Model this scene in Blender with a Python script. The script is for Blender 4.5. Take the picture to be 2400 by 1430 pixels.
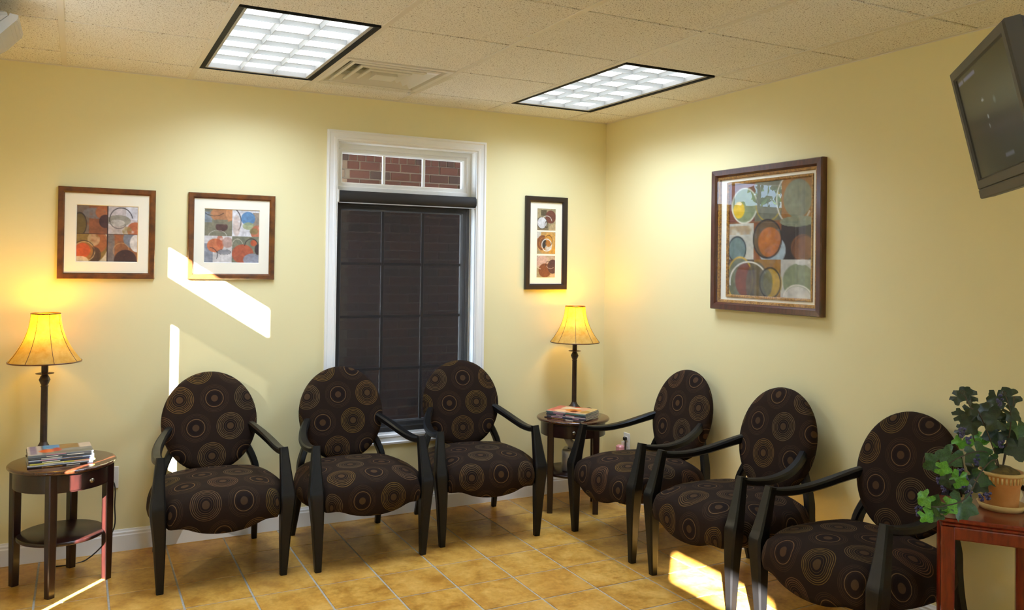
import bpy, bmesh, math, random
import numpy as np
from mathutils import Vector, Matrix, Euler
PI = math.pi
scene = bpy.context.scene
COL = scene.collection
for o in list(bpy.data.objects):
    bpy.data.objects.remove(o, do_unlink=True)

# ------------------------------------------------------------------ camera
cam_d = bpy.data.cameras.new('camera')
cam = bpy.data.objects.new('camera', cam_d)
COL.objects.link(cam)
cam.location = (-3.298, -4.916, 1.566)
cam.rotation_euler = (1.58010, -0.01391, -0.47984)
cam_d.sensor_fit = 'HORIZONTAL'
cam_d.sensor_width = 36.0
cam_d.lens = 1949.2 / 2400 * 36.0
cam_d.shift_y = -116.03 / 2400
cam_d.clip_start = 0.05
scene.camera = cam

# ------------------------------------------------------------------ world, sun, exposure
scene.view_settings.view_transform = 'Standard'
scene.view_settings.look = 'None'
scene.view_settings.exposure = 0.06
scene.view_settings.gamma = 1.0
scene.view_settings.use_curve_mapping = False
scene.cycles.use_denoising = True
scene.cycles.max_bounces = 10
scene.cycles.diffuse_bounces = 6
scene.cycles.transparent_max_bounces = 16
scene.cycles.sample_clamp_indirect = 6.0

world = bpy.data.worlds.new('sky')
scene.world = world
world.use_nodes = True
wn = world.node_tree
wn.nodes.clear()
w_out = wn.nodes.new('ShaderNodeOutputWorld')
w_bg = wn.nodes.new('ShaderNodeBackground')
w_bg.inputs['Color'].default_value = (0.52, 0.73, 1.0, 1)
w_bg.inputs['Strength'].default_value = 7.0
wn.links.new(w_bg.outputs[0], w_out.inputs[0])

SUN_DIR = Vector((0.647, 0.762, -0.414)).normalized()
sun_d = bpy.data.lights.new('sun', 'SUN')
sun_d.energy = 170.0
sun_d.angle = math.radians(0.53)
sun_d.color = (1.0, 0.97, 0.93)
sun = bpy.data.objects.new('sun', sun_d)
sun.rotation_euler = SUN_DIR.to_track_quat('-Z', 'Y').to_euler()
sun.location = (-8, -8, 6)
COL.objects.link(sun)

H = 2.564            # ceiling height
T = 0.6096           # ceiling module
RX = lambda i: -(0.334 + (5 - i) * T)
RY = lambda k: -(0.318 + k * T)
XW = -3.76           # left wall
YR = -7.2            # rear wall

TROFFER_W = 18.5     # power of each recessed fluorescent troffer
TROFFER_SPREAD = math.radians(140)
LAMP_W = 4.6        # table-lamp bulb

# ------------------------------------------------------------------ helpers: nodes
def srgb(r, g, b):
    f = lambda c: (c / 255 / 12.92) if c / 255 <= 0.04045 else ((c / 255 + 0.055) / 1.055) ** 2.4
    return (f(r), f(g), f(b), 1.0)

class NT:
    def __init__(self, name):
        self.m = bpy.data.materials.new(name)
        self.m.use_nodes = True
        self.t = self.m.node_tree
        self.t.nodes.clear()
        self.out = self.t.nodes.new('ShaderNodeOutputMaterial')
    def n(self, kind, **kw):
        nd = self.t.nodes.new(kind)
        for k, v in kw.items():
            setattr(nd, k, v)
        return nd
    def set(self, sock, v):
        if isinstance(v, bpy.types.NodeSocket):
            self.t.links.new(v, sock)
        elif v is not None:
            sock.default_value = v
    def math(self, op, a, b=None, c=None):
        nd = self.n('ShaderNodeMath', operation=op)
        self.set(nd.inputs[0], a)
        if b is not None: self.set(nd.inputs[1], b)
        if c is not None: self.set(nd.inputs[2], c)
        return nd.outputs[0]
    def mix(self, fac, a, b, mode='MIX'):
        nd = self.n('ShaderNodeMix', data_type='RGBA', blend_type=mode)
        self.set(nd.inputs[0], fac); self.set(nd.inputs[6], a); self.set(nd.inputs[7], b)
        return nd.outputs[2]
    def ramp(self, fac, stops, interp='LINEAR'):
        nd = self.n('ShaderNodeValToRGB')
        cr = nd.color_ramp
        cr.interpolation = interp
        while len(cr.elements) < len(stops): cr.elements.new(0.5)
        for e, (p, c) in zip(cr.elements, stops):
            e.position = p
            e.color = c if len(c) == 4 else (*c, 1)
        self.set(nd.inputs[0], fac)
        return nd.outputs[0]
    def noise(self, scale, detail=3, vec=None, rough=0.5, out=0):
        nd = self.n('ShaderNodeTexNoise')
        nd.inputs['Scale'].default_value = scale
        nd.inputs['Detail'].default_value = detail
        nd.inputs['Roughness'].default_value = rough
        if vec is not None: self.set(nd.inputs['Vector'], vec)
        return nd.outputs[out]
    def coord(self, which='Object'):
        return self.n('ShaderNodeTexCoord').outputs[which]
    def bump(self, height, strength=0.2, dist=0.01):
        nd = self.n('ShaderNodeBump')
        nd.inputs['Strength'].default_value = strength
        nd.inputs['Distance'].default_value = dist
        self.set(nd.inputs['Height'], height)
        return nd.outputs[0]
    def bsdf(self, color, rough=0.5, metal=0.0, normal=None, **extra):
        nd = self.n('ShaderNodeBsdfPrincipled')
        self.set(nd.inputs['Base Color'], color)
        self.set(nd.inputs['Roughness'], rough)
        nd.inputs['Metallic'].default_value = metal
        if normal is not None: self.set(nd.inputs['Normal'], normal)
        for k, v in extra.items():
            self.set(nd.inputs[k.replace('_', ' ')], v)
        self.t.links.new(nd.outputs[0], self.out.inputs[0])
        return nd

def plain(name, rgb, rough=0.5, metal=0.0, **kw):
    t = NT(name)
    t.bsdf(srgb(*rgb), rough, metal, **kw)
    return t.m

def mottled(name, a, b, scale=8, rough=0.5, lo=0.35, hi=0.65, bump=0.0, **kw):
    t = NT(name)
    f = t.noise(scale, 4, t.coord('Object'))
    c = t.ramp(f, [(lo, srgb(*a)), (hi, srgb(*b))])
    nrm = t.bump(f, bump, 0.004) if bump else None
    t.bsdf(c, rough, normal=nrm, **kw)
    return t.m

M = {}
# wall paint
t = NT('yellow wall paint')
nz = t.noise(260, 2, t.coord('Object'))
t.bsdf(srgb(233, 223, 172), 0.62, normal=t.bump(nz, 0.06, 0.002))
M['wall'] = t.m
M['trim'] = plain('white trim paint', (244, 244, 241), 0.3)
M['grid'] = plain('ceiling grid enamel', (224, 219, 206), 0.5)
M['duct'] = plain('shaded duct', (84, 78, 64), 0.8)  # shade inside the vent recess, put into a dark colour
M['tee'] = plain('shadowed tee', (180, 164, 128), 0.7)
# fissured ceiling tile
t = NT('fissured ceiling tile')
co = t.coord('Object')
rnd = t.n('ShaderNodeObjectInfo').outputs['Random']
off = t.n('ShaderNodeVectorMath', operation='ADD')
t.set(off.inputs[0], co)
cmb = t.n('ShaderNodeCombineXYZ')
t.set(cmb.inputs[0], t.math('MULTIPLY', rnd, 40.0)); t.set(cmb.inputs[1], t.math('MULTIPLY', rnd, 23.0))
t.set(off.inputs[1], cmb.outputs[0])
v = off.outputs[0]
n1 = t.noise(170, 3, v, 0.6)
n2 = t.noise(75, 2, v, 0.5)
spk = t.ramp(n1, [(0.37, (1, 1, 1, 1)), (0.43, (0, 0, 0, 1))])
spk2 = t.ramp(n2, [(0.29, (1, 1, 1, 1)), (0.35, (0, 0, 0, 1))])
s = t.math('MAXIMUM', spk, spk2)
base = t.mix(t.noise(9, 2, v), srgb(238, 235, 226), srgb(244, 242, 234))
c = t.mix(t.math('MULTIPLY', s, 0.85), base, srgb(120, 100, 62))
t.bsdf(c, 0.85, normal=t.bump(t.math('SUBTRACT', 1.0, s), 0.5, 0.004))
M['ctile'] = t.m
# floor tile
t = NT('ochre ceramic tile')
co = t.coord('Object')
oi = t.n('ShaderNodeObjectInfo')
rnd = oi.outputs['Random']
cmb = t.n('ShaderNodeCombineXYZ')
t.set(cmb.inputs[0], t.math('MULTIPLY', rnd, 31.0)); t.set(cmb.inputs[1], t.math('MULTIPLY', rnd, 17.0)); t.set(cmb.inputs[2], rnd)
ad = t.n('ShaderNodeVectorMath', operation='ADD')
t.set(ad.inputs[0], co); t.set(ad.inputs[1], cmb.outputs[0])
f1 = t.noise(7, 5, ad.outputs[0], 0.62)
f2 = t.noise(46, 4, ad.outputs[0], 0.6)
f = t.math('ADD', t.math('MULTIPLY', f1, 0.68), t.math('MULTIPLY', f2, 0.32))
c = t.ramp(f, [(0.36, srgb(164, 114, 40)), (0.5, srgb(200, 152, 66)), (0.64, srgb(222, 178, 94))])
c = t.mix(t.math('MULTIPLY', rnd, 0.25), c, srgb(186, 132, 58))
t.bsdf(c, t.math('MULTIPLY_ADD', f2, 0.2, 0.24), normal=t.bump(f1, 0.05, 0.004), Specular_IOR_Level=0.4)
M['ftile'] = t.m
M['grout'] = mottled('grey grout', (158, 154, 142), (178, 174, 162), 60, 0.8)
# wood and metal
def wood(name, a, b, rough, coat=0.0):
    t = NT(name)
    co = t.coord('Object')
    mp = t.n('ShaderNodeMapping')
    mp.inputs['Scale'].default_value = (18, 18, 3)
    t.set(mp.inputs[0], co)
    f = t.noise(4, 5, mp.outputs[0], 0.6)
    c = t.ramp(f, [(0.35, srgb(*a)), (0.7, srgb(*b))])
    t.bsdf(c, rough, Coat_Weight=coat, Coat_Roughness=0.15)
    return t.m
M['espresso'] = wood('espresso lacquer', (27, 10, 8), (42, 14, 10), 0.32, 0.2)
M['topwood'] = wood('table top lacquer', (52, 26, 14), (80, 40, 20), 0.24, 0.5)
M['blackwood'] = plain('black satin lacquer', (12, 11, 11), 0.4, Specular_IOR_Level=0.3)
M['rosewood'] = wood('red rosewood', (86, 20, 8), (114, 32, 12), 0.25, 0.3)
M['bronze'] = mottled('dark bronze', (36, 24, 18), (56, 36, 24), 30, 0.4)
M['chrome'] = plain('brushed chrome', (196, 190, 180), 0.32, 0.7)
M['sash_shaded'] = plain('shaded white sash', (96, 94, 92), 0.6)  # white sash darkened: the muntins' backlit shade is put into the colour
M['pewter'] = plain('pewter knob', (150, 140, 124), 0.3, 1.0)
M['darktrim'] = plain('black trim', (12, 11, 10), 0.7, Specular_IOR_Level=0.2)
M['whiteplastic'] = plain('white plastic', (226, 224, 216), 0.4)
M['greyplastic'] = plain('grey plastic', (172, 172, 172), 0.45)
M['ventwhite'] = plain('vent enamel', (238, 234, 224), 0.4)
M['cable'] = plain('black cable', (22, 18, 16), 0.5)
M['paper'] = plain('paper edge', (214, 208, 196), 0.8)
M['tissue'] = plain('tissue paper', (206, 208, 216), 0.9)
M['mat'] = plain('cream mat board', (240, 234, 214), 0.8)
M['goldleaf'] = mottled('antique gold slip', (124, 84, 24), (186, 136, 56), 90, 0.42)
M['frame_brown'] = mottled('burnished brown frame', (66, 36, 12), (116, 66, 20), 26, 0.36, 0.3, 0.7)
M['frame_black'] = plain('black brown frame', (34, 20, 16), 0.4)
M['frame_walnut'] = wood('walnut frame', (62, 32, 20), (88, 46, 28), 0.3, 0.3)
M['terracotta'] = mottled('terracotta', (176, 118, 58), (200, 142, 78), 14, 0.75)
M['terracotta_pale'] = mottled('pale terracotta', (206, 178, 118), (190, 158, 96), 20, 0.75)
M['soil'] = mottled('dry moss', (70, 58, 30), (112, 96, 50), 60, 0.95)
M['stem'] = plain('vine stem', (58, 46, 30), 0.7)
M['leaf0'] = mottled('dark vine leaf', (16, 33, 18), (30, 55, 27), 22, 0.45)
M['leaf1'] = mottled('green vine leaf', (28, 60, 29), (50, 88, 40), 20, 0.45)
M['leaf2'] = mottled('bright vine leaf', (56, 118, 30), (96, 160, 44), 20, 0.45)
M['grape'] = mottled('blue grape', (34, 32, 66), (66, 62, 110), 60, 0.4)
M['pink'] = plain('pink gel', (226, 160, 168), 0.3)
M['tvframe'] = plain('tv bezel', (52, 50, 44), 0.5)
M['tvblack'] = plain('tv shell', (18, 17, 16), 0.5)
M['cream'] = plain('cream glaze', (226, 214, 182), 0.3)
M['blackglaze'] = plain('black glaze', (24, 22, 22), 0.25)
M['earth'] = mottled('outdoor paving', (206, 203, 196), (222, 219, 212), 3, 0.9)
M['mortar'] = plain('mortar', (122, 110, 104), 0.9)
# bricks, colour per brick
def brick_mat(name, stops):
    t = NT(name)
    rnd = t.n('ShaderNodeObjectInfo').outputs['Random']
    c = t.ramp(rnd, stops)
    c = t.mix(t.math('MULTIPLY', t.noise(40, 3, t.coord('Object')), 0.4), c, srgb(60, 36, 30))
    t.bsdf(c, 0.9)
    return t.m
M['brick'] = brick_mat('red brick', [(0.0, srgb(66, 29, 24)), (0.5, srgb(78, 35, 28)), (0.8, srgb(58, 27, 25)), (1.0, srgb(42, 29, 31))])
M['brick_tan'] = brick_mat('tan brick', [(0.0, srgb(104, 86, 74)), (1.0, srgb(120, 100, 86))])
# fluorescent lens
t = NT('glowing lens')
e = t.n('ShaderNodeEmission')
e.inputs['Color'].default_value = (0.95, 0.99, 1.0, 1)
e.inputs['Strength'].default_value = 2.5
t.t.links.new(e.outputs[0], t.out.inputs[0])
M['lens'] = t.m
M['louver'] = plain('white louver', (206, 213, 219), 0.4)
# glass (thin)
def glass(name, rough=0.0, tint=(1, 1, 1, 1), refl=1.0):
    t = NT(name)
    tr = t.n('ShaderNodeBsdfTransparent'); tr.inputs[0].default_value = tint
    gl = t.n('ShaderNodeBsdfGlossy'); gl.inputs['Roughness'].default_value = rough
    lw = t.n('ShaderNodeLayerWeight'); lw.inputs[0].default_value = 0.5
    fr = t.math('MULTIPLY_ADD', t.math('POWER', lw.outputs['Facing'], 5.0), 0.92, 0.08)
    mx = t.n('ShaderNodeMixShader')
    t.set(mx.inputs[0], t.math('MULTIPLY', fr, refl))
    t.t.links.new(tr.outputs[0], mx.inputs[1]); t.t.links.new(gl.outputs[0], mx.inputs[2])
    t.t.links.new(mx.outputs[0], t.out.inputs[0])
    return t.m
M['glass'] = glass('window glass')
M['picglass'] = glass('picture glass', 0.0, refl=0.9)
M['clear'] = glass('clear acrylic', 0.03, (0.96, 0.96, 0.96, 1), 0.6)
t = NT('frosted ribbed lens')
tr = t.n('ShaderNodeBsdfTransparent')
df = t.n('ShaderNodeBsdfPrincipled'); df.inputs['Base Color'].default_value = srgb(214, 216, 220); df.inputs['Roughness'].default_value = 0.2
mx = t.n('ShaderNodeMixShader'); mx.inputs[0].default_value = 0.6
t.t.links.new(tr.outputs[0], mx.inputs[1]); t.t.links.new(df.outputs[0], mx.inputs[2])
t.t.links.new(mx.outputs[0], t.out.inputs[0])
M['frost'] = t.m
# see-through black screen cloth
t = NT('black screen cloth')
tr = t.n('ShaderNodeBsdfTransparent')
df = t.n('ShaderNodeBsdfDiffuse'); df.inputs[0].default_value = srgb(56, 53, 52)
mx = t.n('ShaderNodeMixShader'); mx.inputs[0].default_value = 0.70
t.t.links.new(tr.outputs[0], mx.inputs[1]); t.t.links.new(df.outputs[0], mx.inputs[2])
t.t.links.new(mx.outputs[0], t.out.inputs[0])
M['screen'] = t.m
M['screen_dense'] = t.m.copy()
M['screen_dense'].name = 'dense black screen cloth'
for nd in M['screen_dense'].node_tree.nodes:
    if nd.type == 'MIX_SHADER': nd.inputs[0].default_value = 0.935
M['screen_solid'] = plain('black blind cassette', (34, 32, 31), 0.7)
# lampshade: parchment that lets light through
t = NT('parchment shade')
nz = t.noise(16, 5, t.coord('Object'), 0.65)
c = t.ramp(nz, [(0.3, srgb(226, 180, 84)), (0.68, srgb(250, 226, 150))])
df = t.n('ShaderNodeBsdfDiffuse'); t.set(df.inputs[0], c)
tl = t.n('ShaderNodeBsdfTranslucent'); t.set(tl.inputs[0], t.mix(1.0, c, (1.0, 0.90, 0.34, 1), 'MULTIPLY'))
mx = t.n('ShaderNodeMixShader'); mx.inputs[0].default_value = 0.62
t.t.links.new(df.outputs[0], mx.inputs[1]); t.t.links.new(tl.outputs[0], mx.inputs[2])
t.t.links.new(mx.outputs[0], t.out.inputs[0])
M['shade'] = t.m
t = NT('bulb glass')
e = t.n('ShaderNodeEmission'); e.inputs['Color'].default_value = (1, 0.78, 0.42, 1); e.inputs['Strength'].default_value = 9
t.t.links.new(e.outputs[0], t.out.inputs[0])
M['bulb'] = t.m
# paint from vertex colours (flat prints)
t = NT('printed paper')
vc = t.n('ShaderNodeVertexColor'); vc.layer_name = 'Col'
t.bsdf(vc.outputs[0], 0.7)
M['print'] = t.m
t = NT('glossy printed cover')
vc = t.n('ShaderNodeVertexColor'); vc.layer_name = 'Col'
t.bsdf(vc.outputs[0], 0.3)
M['print_gloss'] = t.m
t = NT('tv screen')
vc = t.n('ShaderNodeVertexColor'); vc.layer_name = 'Col'
nd = t.bsdf((0.006, 0.006, 0.005, 1), 0.2, Specular_IOR_Level=0.14)
t.set(nd.inputs['Emission Color'], vc.outputs[0]); nd.inputs['Emission Strength'].default_value = 1.0
M['tvscreen'] = t.m

# circle-patterned upholstery
def fabric():
    t = NT('brown circle upholstery')
    uv = t.n('ShaderNodeUVMap').outputs[0]
    sp = t.n('ShaderNodeSeparateXYZ'); t.set(sp.inputs[0], uv)
    rnd = t.n('ShaderNodeObjectInfo').outputs['Random']
    S, R = 0.176, 0.152
    U = t.math('ADD', sp.outputs[0], t.math('MULTIPLY', rnd, 3.7))
    V = t.math('ADD', sp.outputs[1], t.math('MULTIPLY', rnd, 5.3))
    vr = t.math('DIVIDE', V, R)
    r = t.math('FLOOR', vr)
    up = t.math('SUBTRACT', t.math('DIVIDE', U, S), t.math('MULTIPLY', r, 0.55))
    i = t.math('FLOOR', t.math('ADD', up, 0.5))
    lx = t.math('MULTIPLY', t.math('SUBTRACT', up, i), S)
    ly = t.math('MULTIPLY', t.math('SUBTRACT', t.math('SUBTRACT', vr, r), 0.5), R)
    d = t.math('SQRT', t.math('ADD', t.math('MULTIPLY', lx, lx), t.math('MULTIPLY', ly, ly)))
    dn = t.math('DIVIDE', d, 0.0755)
    typ = t.math('FLOORED_MODULO', i, 2.0)
    cm = t.n('ShaderNodeCombineXYZ'); t.set(cm.inputs[0], i); t.set(cm.inputs[1], r)
    wn_ = t.n('ShaderNodeTexWhiteNoise', noise_dimensions='2D'); t.set(wn_.inputs['Vector'], cm.outputs[0])
    hue = wn_.outputs['Value']
    bg = srgb(37, 27, 21)
    dk = srgb(28, 20, 18)
    gold = t.ramp(hue, [(0.0, srgb(116, 94, 44)), (0.4, srgb(122, 92, 50)), (0.7, srgb(104, 90, 66)), (1.0, srgb(116, 80, 52))])
    dim = t.mix(0.6, gold, bg)
    def ringset(rs):      # 1 on the rings
        acc = None
        for (c_, w_, a_) in rs:
            x = t.math('DIVIDE', t.math('ABSOLUTE', t.math('SUBTRACT', dn, c_)), w_)
            x = t.math('MULTIPLY', t.math('SUBTRACT', 1.0, t.math('MINIMUM', x, 1.0)), a_)
            acc = x if acc is None else t.math('MAXIMUM', acc, x)
        return t.math('MINIMUM', t.math('MULTIPLY', acc, 1.15), 1.0)
    A = ringset([(0.49, .024, .6), (0.60, .022, .5), (0.71, .024, .8), (0.82, .026, .9), (0.93, .026, .8), (0.36, .02, .35)])
    B = ringset([(0.60, .03, .9), (0.78, .02, .2), (0.88, .02, .2), (0.97, .02, .16)])
    disc = t.math('LESS_THAN', dn, 0.23)
    dark = t.math('MULTIPLY', t.math('GREATER_THAN', dn, 0.25), t.math('LESS_THAN', dn, 0.48))
    col = t.mix(t.math('MULTIPLY', dark, 0.8), bg, dk)
    col = t.mix(t.math('MULTIPLY', disc, 0.55), col, t.mix(0.5, dim, srgb(92, 66, 44)))
    ringA = t.math('MULTIPLY', A, t.math('SUBTRACT', 1.0, typ))
    ringB = t.math('MULTIPLY', B, typ)
    col = t.mix(ringA, col, gold)
    col = t.mix(ringB, col, t.mix(0.3, srgb(120, 92, 62), gold))
    wv = t.noise(900, 1, uv)
    col = t.mix(t.math('MULTIPLY', wv, 0.25), col, dk)
    t.bsdf(col, 0.9, normal=t.bump(wv, 0.15, 0.001), Specular_IOR_Level=0.08)
    return t.m
M['fabric'] = fabric()

# ------------------------------------------------------------------ helpers: geometry
class MB:
    def __init__(self):
        self.v = []; self.f = []; self.uv = None; self.smooth = []
    def add(self, verts, faces, smooth=False):
        b = len(self.v)
        self.v += [tuple(x) for x in verts]
        self.f += [tuple(i + b for i in f) for f in faces]
        self.smooth += [smooth] * len(faces)
        return b
    def box(self, x0, x1, y0, y1, z0, z1, c=0.0, mat=None):
        """box; with c the vertical and horizontal edges are chamfered"""
        if c <= 0:
            vs = [(x0,y0,z0),(x1,y0,z0),(x1,y1,z0),(x0,y1,z0),(x0,y0,z1),(x1,y0,z1),(x1,y1,z1),(x0,y1,z1)]
            fs = [(3,2,1,0),(4,5,6,7),(0,1,5,4),(1,2,6,5),(2,3,7,6),(3,0,4,7)]
        else:
            def ring(z, i):
                a0, a1, b0, b1 = x0 + i, x1 - i, y0 + i, y1 - i
                return [(a0+c,b0,z),(a1-c,b0,z),(a1,b0+c,z),(a1,b1-c,z),(a1-c,b1,z),(a0+c,b1,z),(a0,b1-c,z),(a0,b0+c,z)]
            rs = [ring(z0, c*.7), ring(z0 + c, 0), ring(z1 - c, 0), ring(z1, c*.7)]
            vs = [v for r in rs for v in r]
            fs = [tuple(range(7, -1, -1)), tuple(range(24, 32))]
            for k in range(3):
                for j in range(8):
                    fs.append((k*8+j, k*8+(j+1) % 8, k*8+8+(j+1) % 8, k*8+8+j))
        if mat is not None: vs = [mat @ Vector(v) for v in vs]
        self.add(vs, fs)
        return self
    def lathe(self, prof, n=32, cx=0, cy=0, smooth=True, cap=True):
        vs = []; fs = []
        for (r, z) in prof:
            for j in range(n):
                a = 2*PI*j/n
                vs.append((cx + r*math.cos(a), cy + r*math.sin(a), z))
        for k in range(len(prof)-1):
            for j in range(n):
                fs.append((k*n+j, k*n+(j+1) % n, (k+1)*n+(j+1) % n, (k+1)*n+j))
        if cap:
            if prof[0][0] > 1e-5: fs.append(tuple(range(n-1, -1, -1)))
            if prof[-1][0] > 1e-5: fs.append(tuple((len(prof)-1)*n + j for j in range(n)))
        self.add(vs, fs, smooth)
        return self
    def loops(self, loops, closed_profile=False, closed_loop=True, smooth=False, cap=False):
        n = len(loops[0]); vs = [v for l in loops for v in l]; fs = []
        K = len(loops); kk = K if closed_profile else K-1
        for k in range(kk):
            k2 = (k+1) % K
            for j in range(n if closed_loop else n-1):
                j2 = (j+1) % n
                fs.append((k*n+j, k*n+j2, k2*n+j2, k2*n+j))
        if cap:
            fs.append(tuple(range(n-1, -1, -1))); fs.append(tuple((K-1)*n+j for j in range(n)))
        self.add(vs, fs, smooth)
        return self
    def frame(self, x0, x1, z0, z1, prof):
        """rectangular moulding in the XZ plane facing -Y; prof = [(inset, proud), ...] as a closed section"""
        loops = [[(x0+d, -p, z0+d), (x1-d, -p, z0+d), (x1-d, -p, z1-d), (x0+d, -p, z1-d)] for d, p in prof]
        return self.loops(loops, closed_profile=True)
    def tube(self, pts, r, n=8, smooth=True, radii=None):
        pts = [Vector(p) for p in pts]
        loops = []
        up = Vector((0, 0, 1))
        prev = None
        for k, p in enumerate(pts):
            d = (pts[min(k+1, len(pts)-1)] - pts[max(k-1, 0)])
            if d.length < 1e-9: d = Vector((0, 0, 1))
            d.normalize()
            a = prev if prev is not None else (up if abs(d.z) < 0.9 else Vector((1, 0, 0)))
            s = (a - d * a.dot(d))
            if s.length < 1e-6: s = d.orthogonal()
            s.normalize(); prev = s
            q = d.cross(s)
            rr = radii[k] if radii else r
            loops.append([p + s*math.cos(2*PI*j/n)*rr + q*math.sin(2*PI*j/n)*rr for j in range(n)])
        return self.loops(loops, smooth=smooth, cap=True)
    def sweep(self, pts, secs, side, ch=0.25, smooth=False, ends=True):
        """rounded-rectangle section (w along side, h across) along pts; side: fixed side vector"""
        loops = []
        pts = [Vector(p) for p in pts]
        for k, p in enumerate(pts):
            d = (pts[min(k+1, len(pts)-1)] - pts[max(k-1, 0)]).normalized()
            s = Vector(side); s = (s - d*s.dot(d)).normalized()
            q = d.cross(s)
            w, h = secs[k]; c = min(w, h)*ch
            w2, h2 = w/2, h/2
            loops.append([p + s*a + q*b for a, b in ((w2-c, -h2), (w2, -h2+c), (w2, h2-c), (w2-c, h2), (-w2+c, h2), (-w2, h2-c), (-w2, -h2+c), (-w2+c, -h2))])
        return self.loops(loops, smooth=smooth, cap=ends)
    def mesh(self, name):
        me = bpy.data.meshes.new(name)
        me.from_pydata(self.v, [], self.f)
        me.polygons.foreach_set('use_smooth', self.smooth)
        me.update()
        bm = bmesh.new(); bm.from_mesh(me)
        bmesh.ops.recalc_face_normals(bm, faces=bm.faces)
        bm.to_mesh(me); bm.free()
        return me

def link(name, me, mat, parent=None, loc=None, rot=None):
    o = bpy.data.objects.new(name, me)
    COL.objects.link(o)
    if mat is not None and not me.materials:
        me.materials.append(M[mat] if isinstance(mat, str) else mat)
    if parent is not None: o.parent = parent
    if loc is not None: o.location = loc
    if rot is not None: o.rotation_euler = rot
    return o
def obj(name, mb, mat, parent=None, loc=None, rot=None, smooth_angle=None):
    me = mb.mesh(name) if isinstance(mb, MB) else mb
    if smooth_angle:
        me.polygons.foreach_set('use_smooth', [True]*len(me.polygons))
        me.set_sharp_from_angle(angle=math.radians(smooth_angle))
    return link(name, me, mat, parent, loc, rot)
def thing(name, label, cat, loc=(0,0,0), rotz=0.0, group=None):
    o = bpy.data.objects.new(name, None)
    COL.objects.link(o)
    o.empty_display_size = 0.1
    o.location = loc; o.rotation_euler = (0, 0, rotz)
    o['label'] = label; o['category'] = cat
    if group: o['group'] = group
    return o
def tag(o, label, cat, group=None):
    o['label'] = label; o['category'] = cat
    if group: o['group'] = group
    return o
def struct(o):
    o['kind'] = 'structure'
    return o
def dup(root, loc, rotz, label, group=None):
    r = root.copy(); COL.objects.link(r)
    r.location = loc; r.rotation_euler = (0, 0, rotz); r['label'] = label
    if group: r['group'] = group
    for ch in list(root.children):
        c = ch.copy(); COL.objects.link(c); c.parent = r
        for g in ch.children:
            d = g.copy(); COL.objects.link(d); d.parent = c
    return r
def spline(pts, n=6):
    """Catmull-Rom through points of any dimension"""
    P = [np.array(p, float) for p in pts]
    P = [2*P[0]-P[1]] + P + [2*P[-1]-P[-2]]
    out = []
    for i in range(1, len(P)-2):
        for k in range(n):
            s = k/n
            out.append(0.5*((2*P[i]) + (-P[i-1]+P[i+1])*s + (2*P[i-1]-5*P[i]+4*P[i+1]-P[i+2])*s*s + (-P[i-1]+3*P[i]-3*P[i+1]+P[i+2])*s**3))
    out.append(P[-2])
    return [tuple(x) for x in out]

# ------------------------------------------------------------------ the room
def wall_mesh(u0, u1, z0, z1, holes, thick):
    """wall in local XZ, inner face at y=0, going out to +y; rectangular holes [(u0,u1,z0,z1)]; one connected mesh"""
    us = sorted({u0, u1, *[h[0] for h in holes], *[h[1] for h in holes]})
    zs = sorted({z0, z1, *[h[2] for h in holes], *[h[3] for h in holes]})
    solid = lambda i, k: 0 <= i < len(us)-1 and 0 <= k < len(zs)-1 and not any(h[0] < (us[i]+us[i+1])/2 < h[1] and h[2] < (zs[k]+zs[k+1])/2 < h[3] for h in holes)
    mb = MB(); idx = {}
    def V(i, k, s):
        if (i, k, s) not in idx:
            idx[(i, k, s)] = len(mb.v); mb.v.append((us[i], thick*s, zs[k]))
        return idx[(i, k, s)]
    for i in range(len(us)-1):
        for k in range(len(zs)-1):
            if not solid(i, k): continue
            mb.f.append((V(i,k,0), V(i+1,k,0), V(i+1,k+1,0), V(i,k+1,0)))
            mb.f.append((V(i,k,1), V(i,k+1,1), V(i+1,k+1,1), V(i+1,k,1)))
            if not solid(i-1, k): mb.f.append((V(i,k,0), V(i,k+1,0), V(i,k+1,1), V(i,k,1)))
            if not solid(i+1, k): mb.f.append((V(i+1,k,0), V(i+1,k,1), V(i+1,k+1,1), V(i+1,k+1,0)))
            if not solid(i, k-1): mb.f.append((V(i,k,0), V(i,k,1), V(i+1,k,1), V(i+1,k,0)))
            if not solid(i, k+1): mb.f.append((V(i,k+1,0), V(i+1,k+1,0), V(i+1,k+1,1), V(i,k+1,1)))
    mb.smooth = [False]*len(mb.f)
    return mb
WZ0, WZ1 = 0.50, 2.29
WIN_B = (-1.935, -1.008)              # opening in the back wall
WIN_L = [(-1.90, -1.043), (-6.18, -5.25)]  # openings in the left wall (along y)
TH = 0.16
WIN_Z0 = [0.12, WZ0]                    # and it runs down almost to the floor
WIN_DZ = [0.05, 0.0]                  # the first left window's transom sits a little higher
struct(obj('wall_back', wall_mesh(XW-TH, 0.0+TH, -0.05, 4.4, [(*WIN_B, WZ0, WZ1)], TH), 'wall'))  # carried up unseen above the ceiling to keep sun off the bricks
struct(obj('wall_left', wall_mesh(YR-TH, TH*0, -0.05, H+0.25, [(a, b, c, WZ1 + d) for (a, b), c, d in zip(WIN_L, WIN_Z0, WIN_DZ)], TH), 'wall', None, (XW, 0, 0), (0, 0, PI/2)))
FILL_GLASS = (4.4, 6.6, 0.3, 2.15)     # opening added out of view in the right wall for fill daylight
struct(obj('wall_right', wall_mesh(0.0, -YR+TH, -0.05, H+0.25, [FILL_GLASS], TH), 'wall', None, (0, 0, 0), (0, 0, -PI/2)))
struct(obj('wall_rear', wall_mesh(0.0, -XW, -0.05, H+0.25, [], TH), 'wall', None, (0, YR, 0), (0, 0, PI)))

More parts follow.
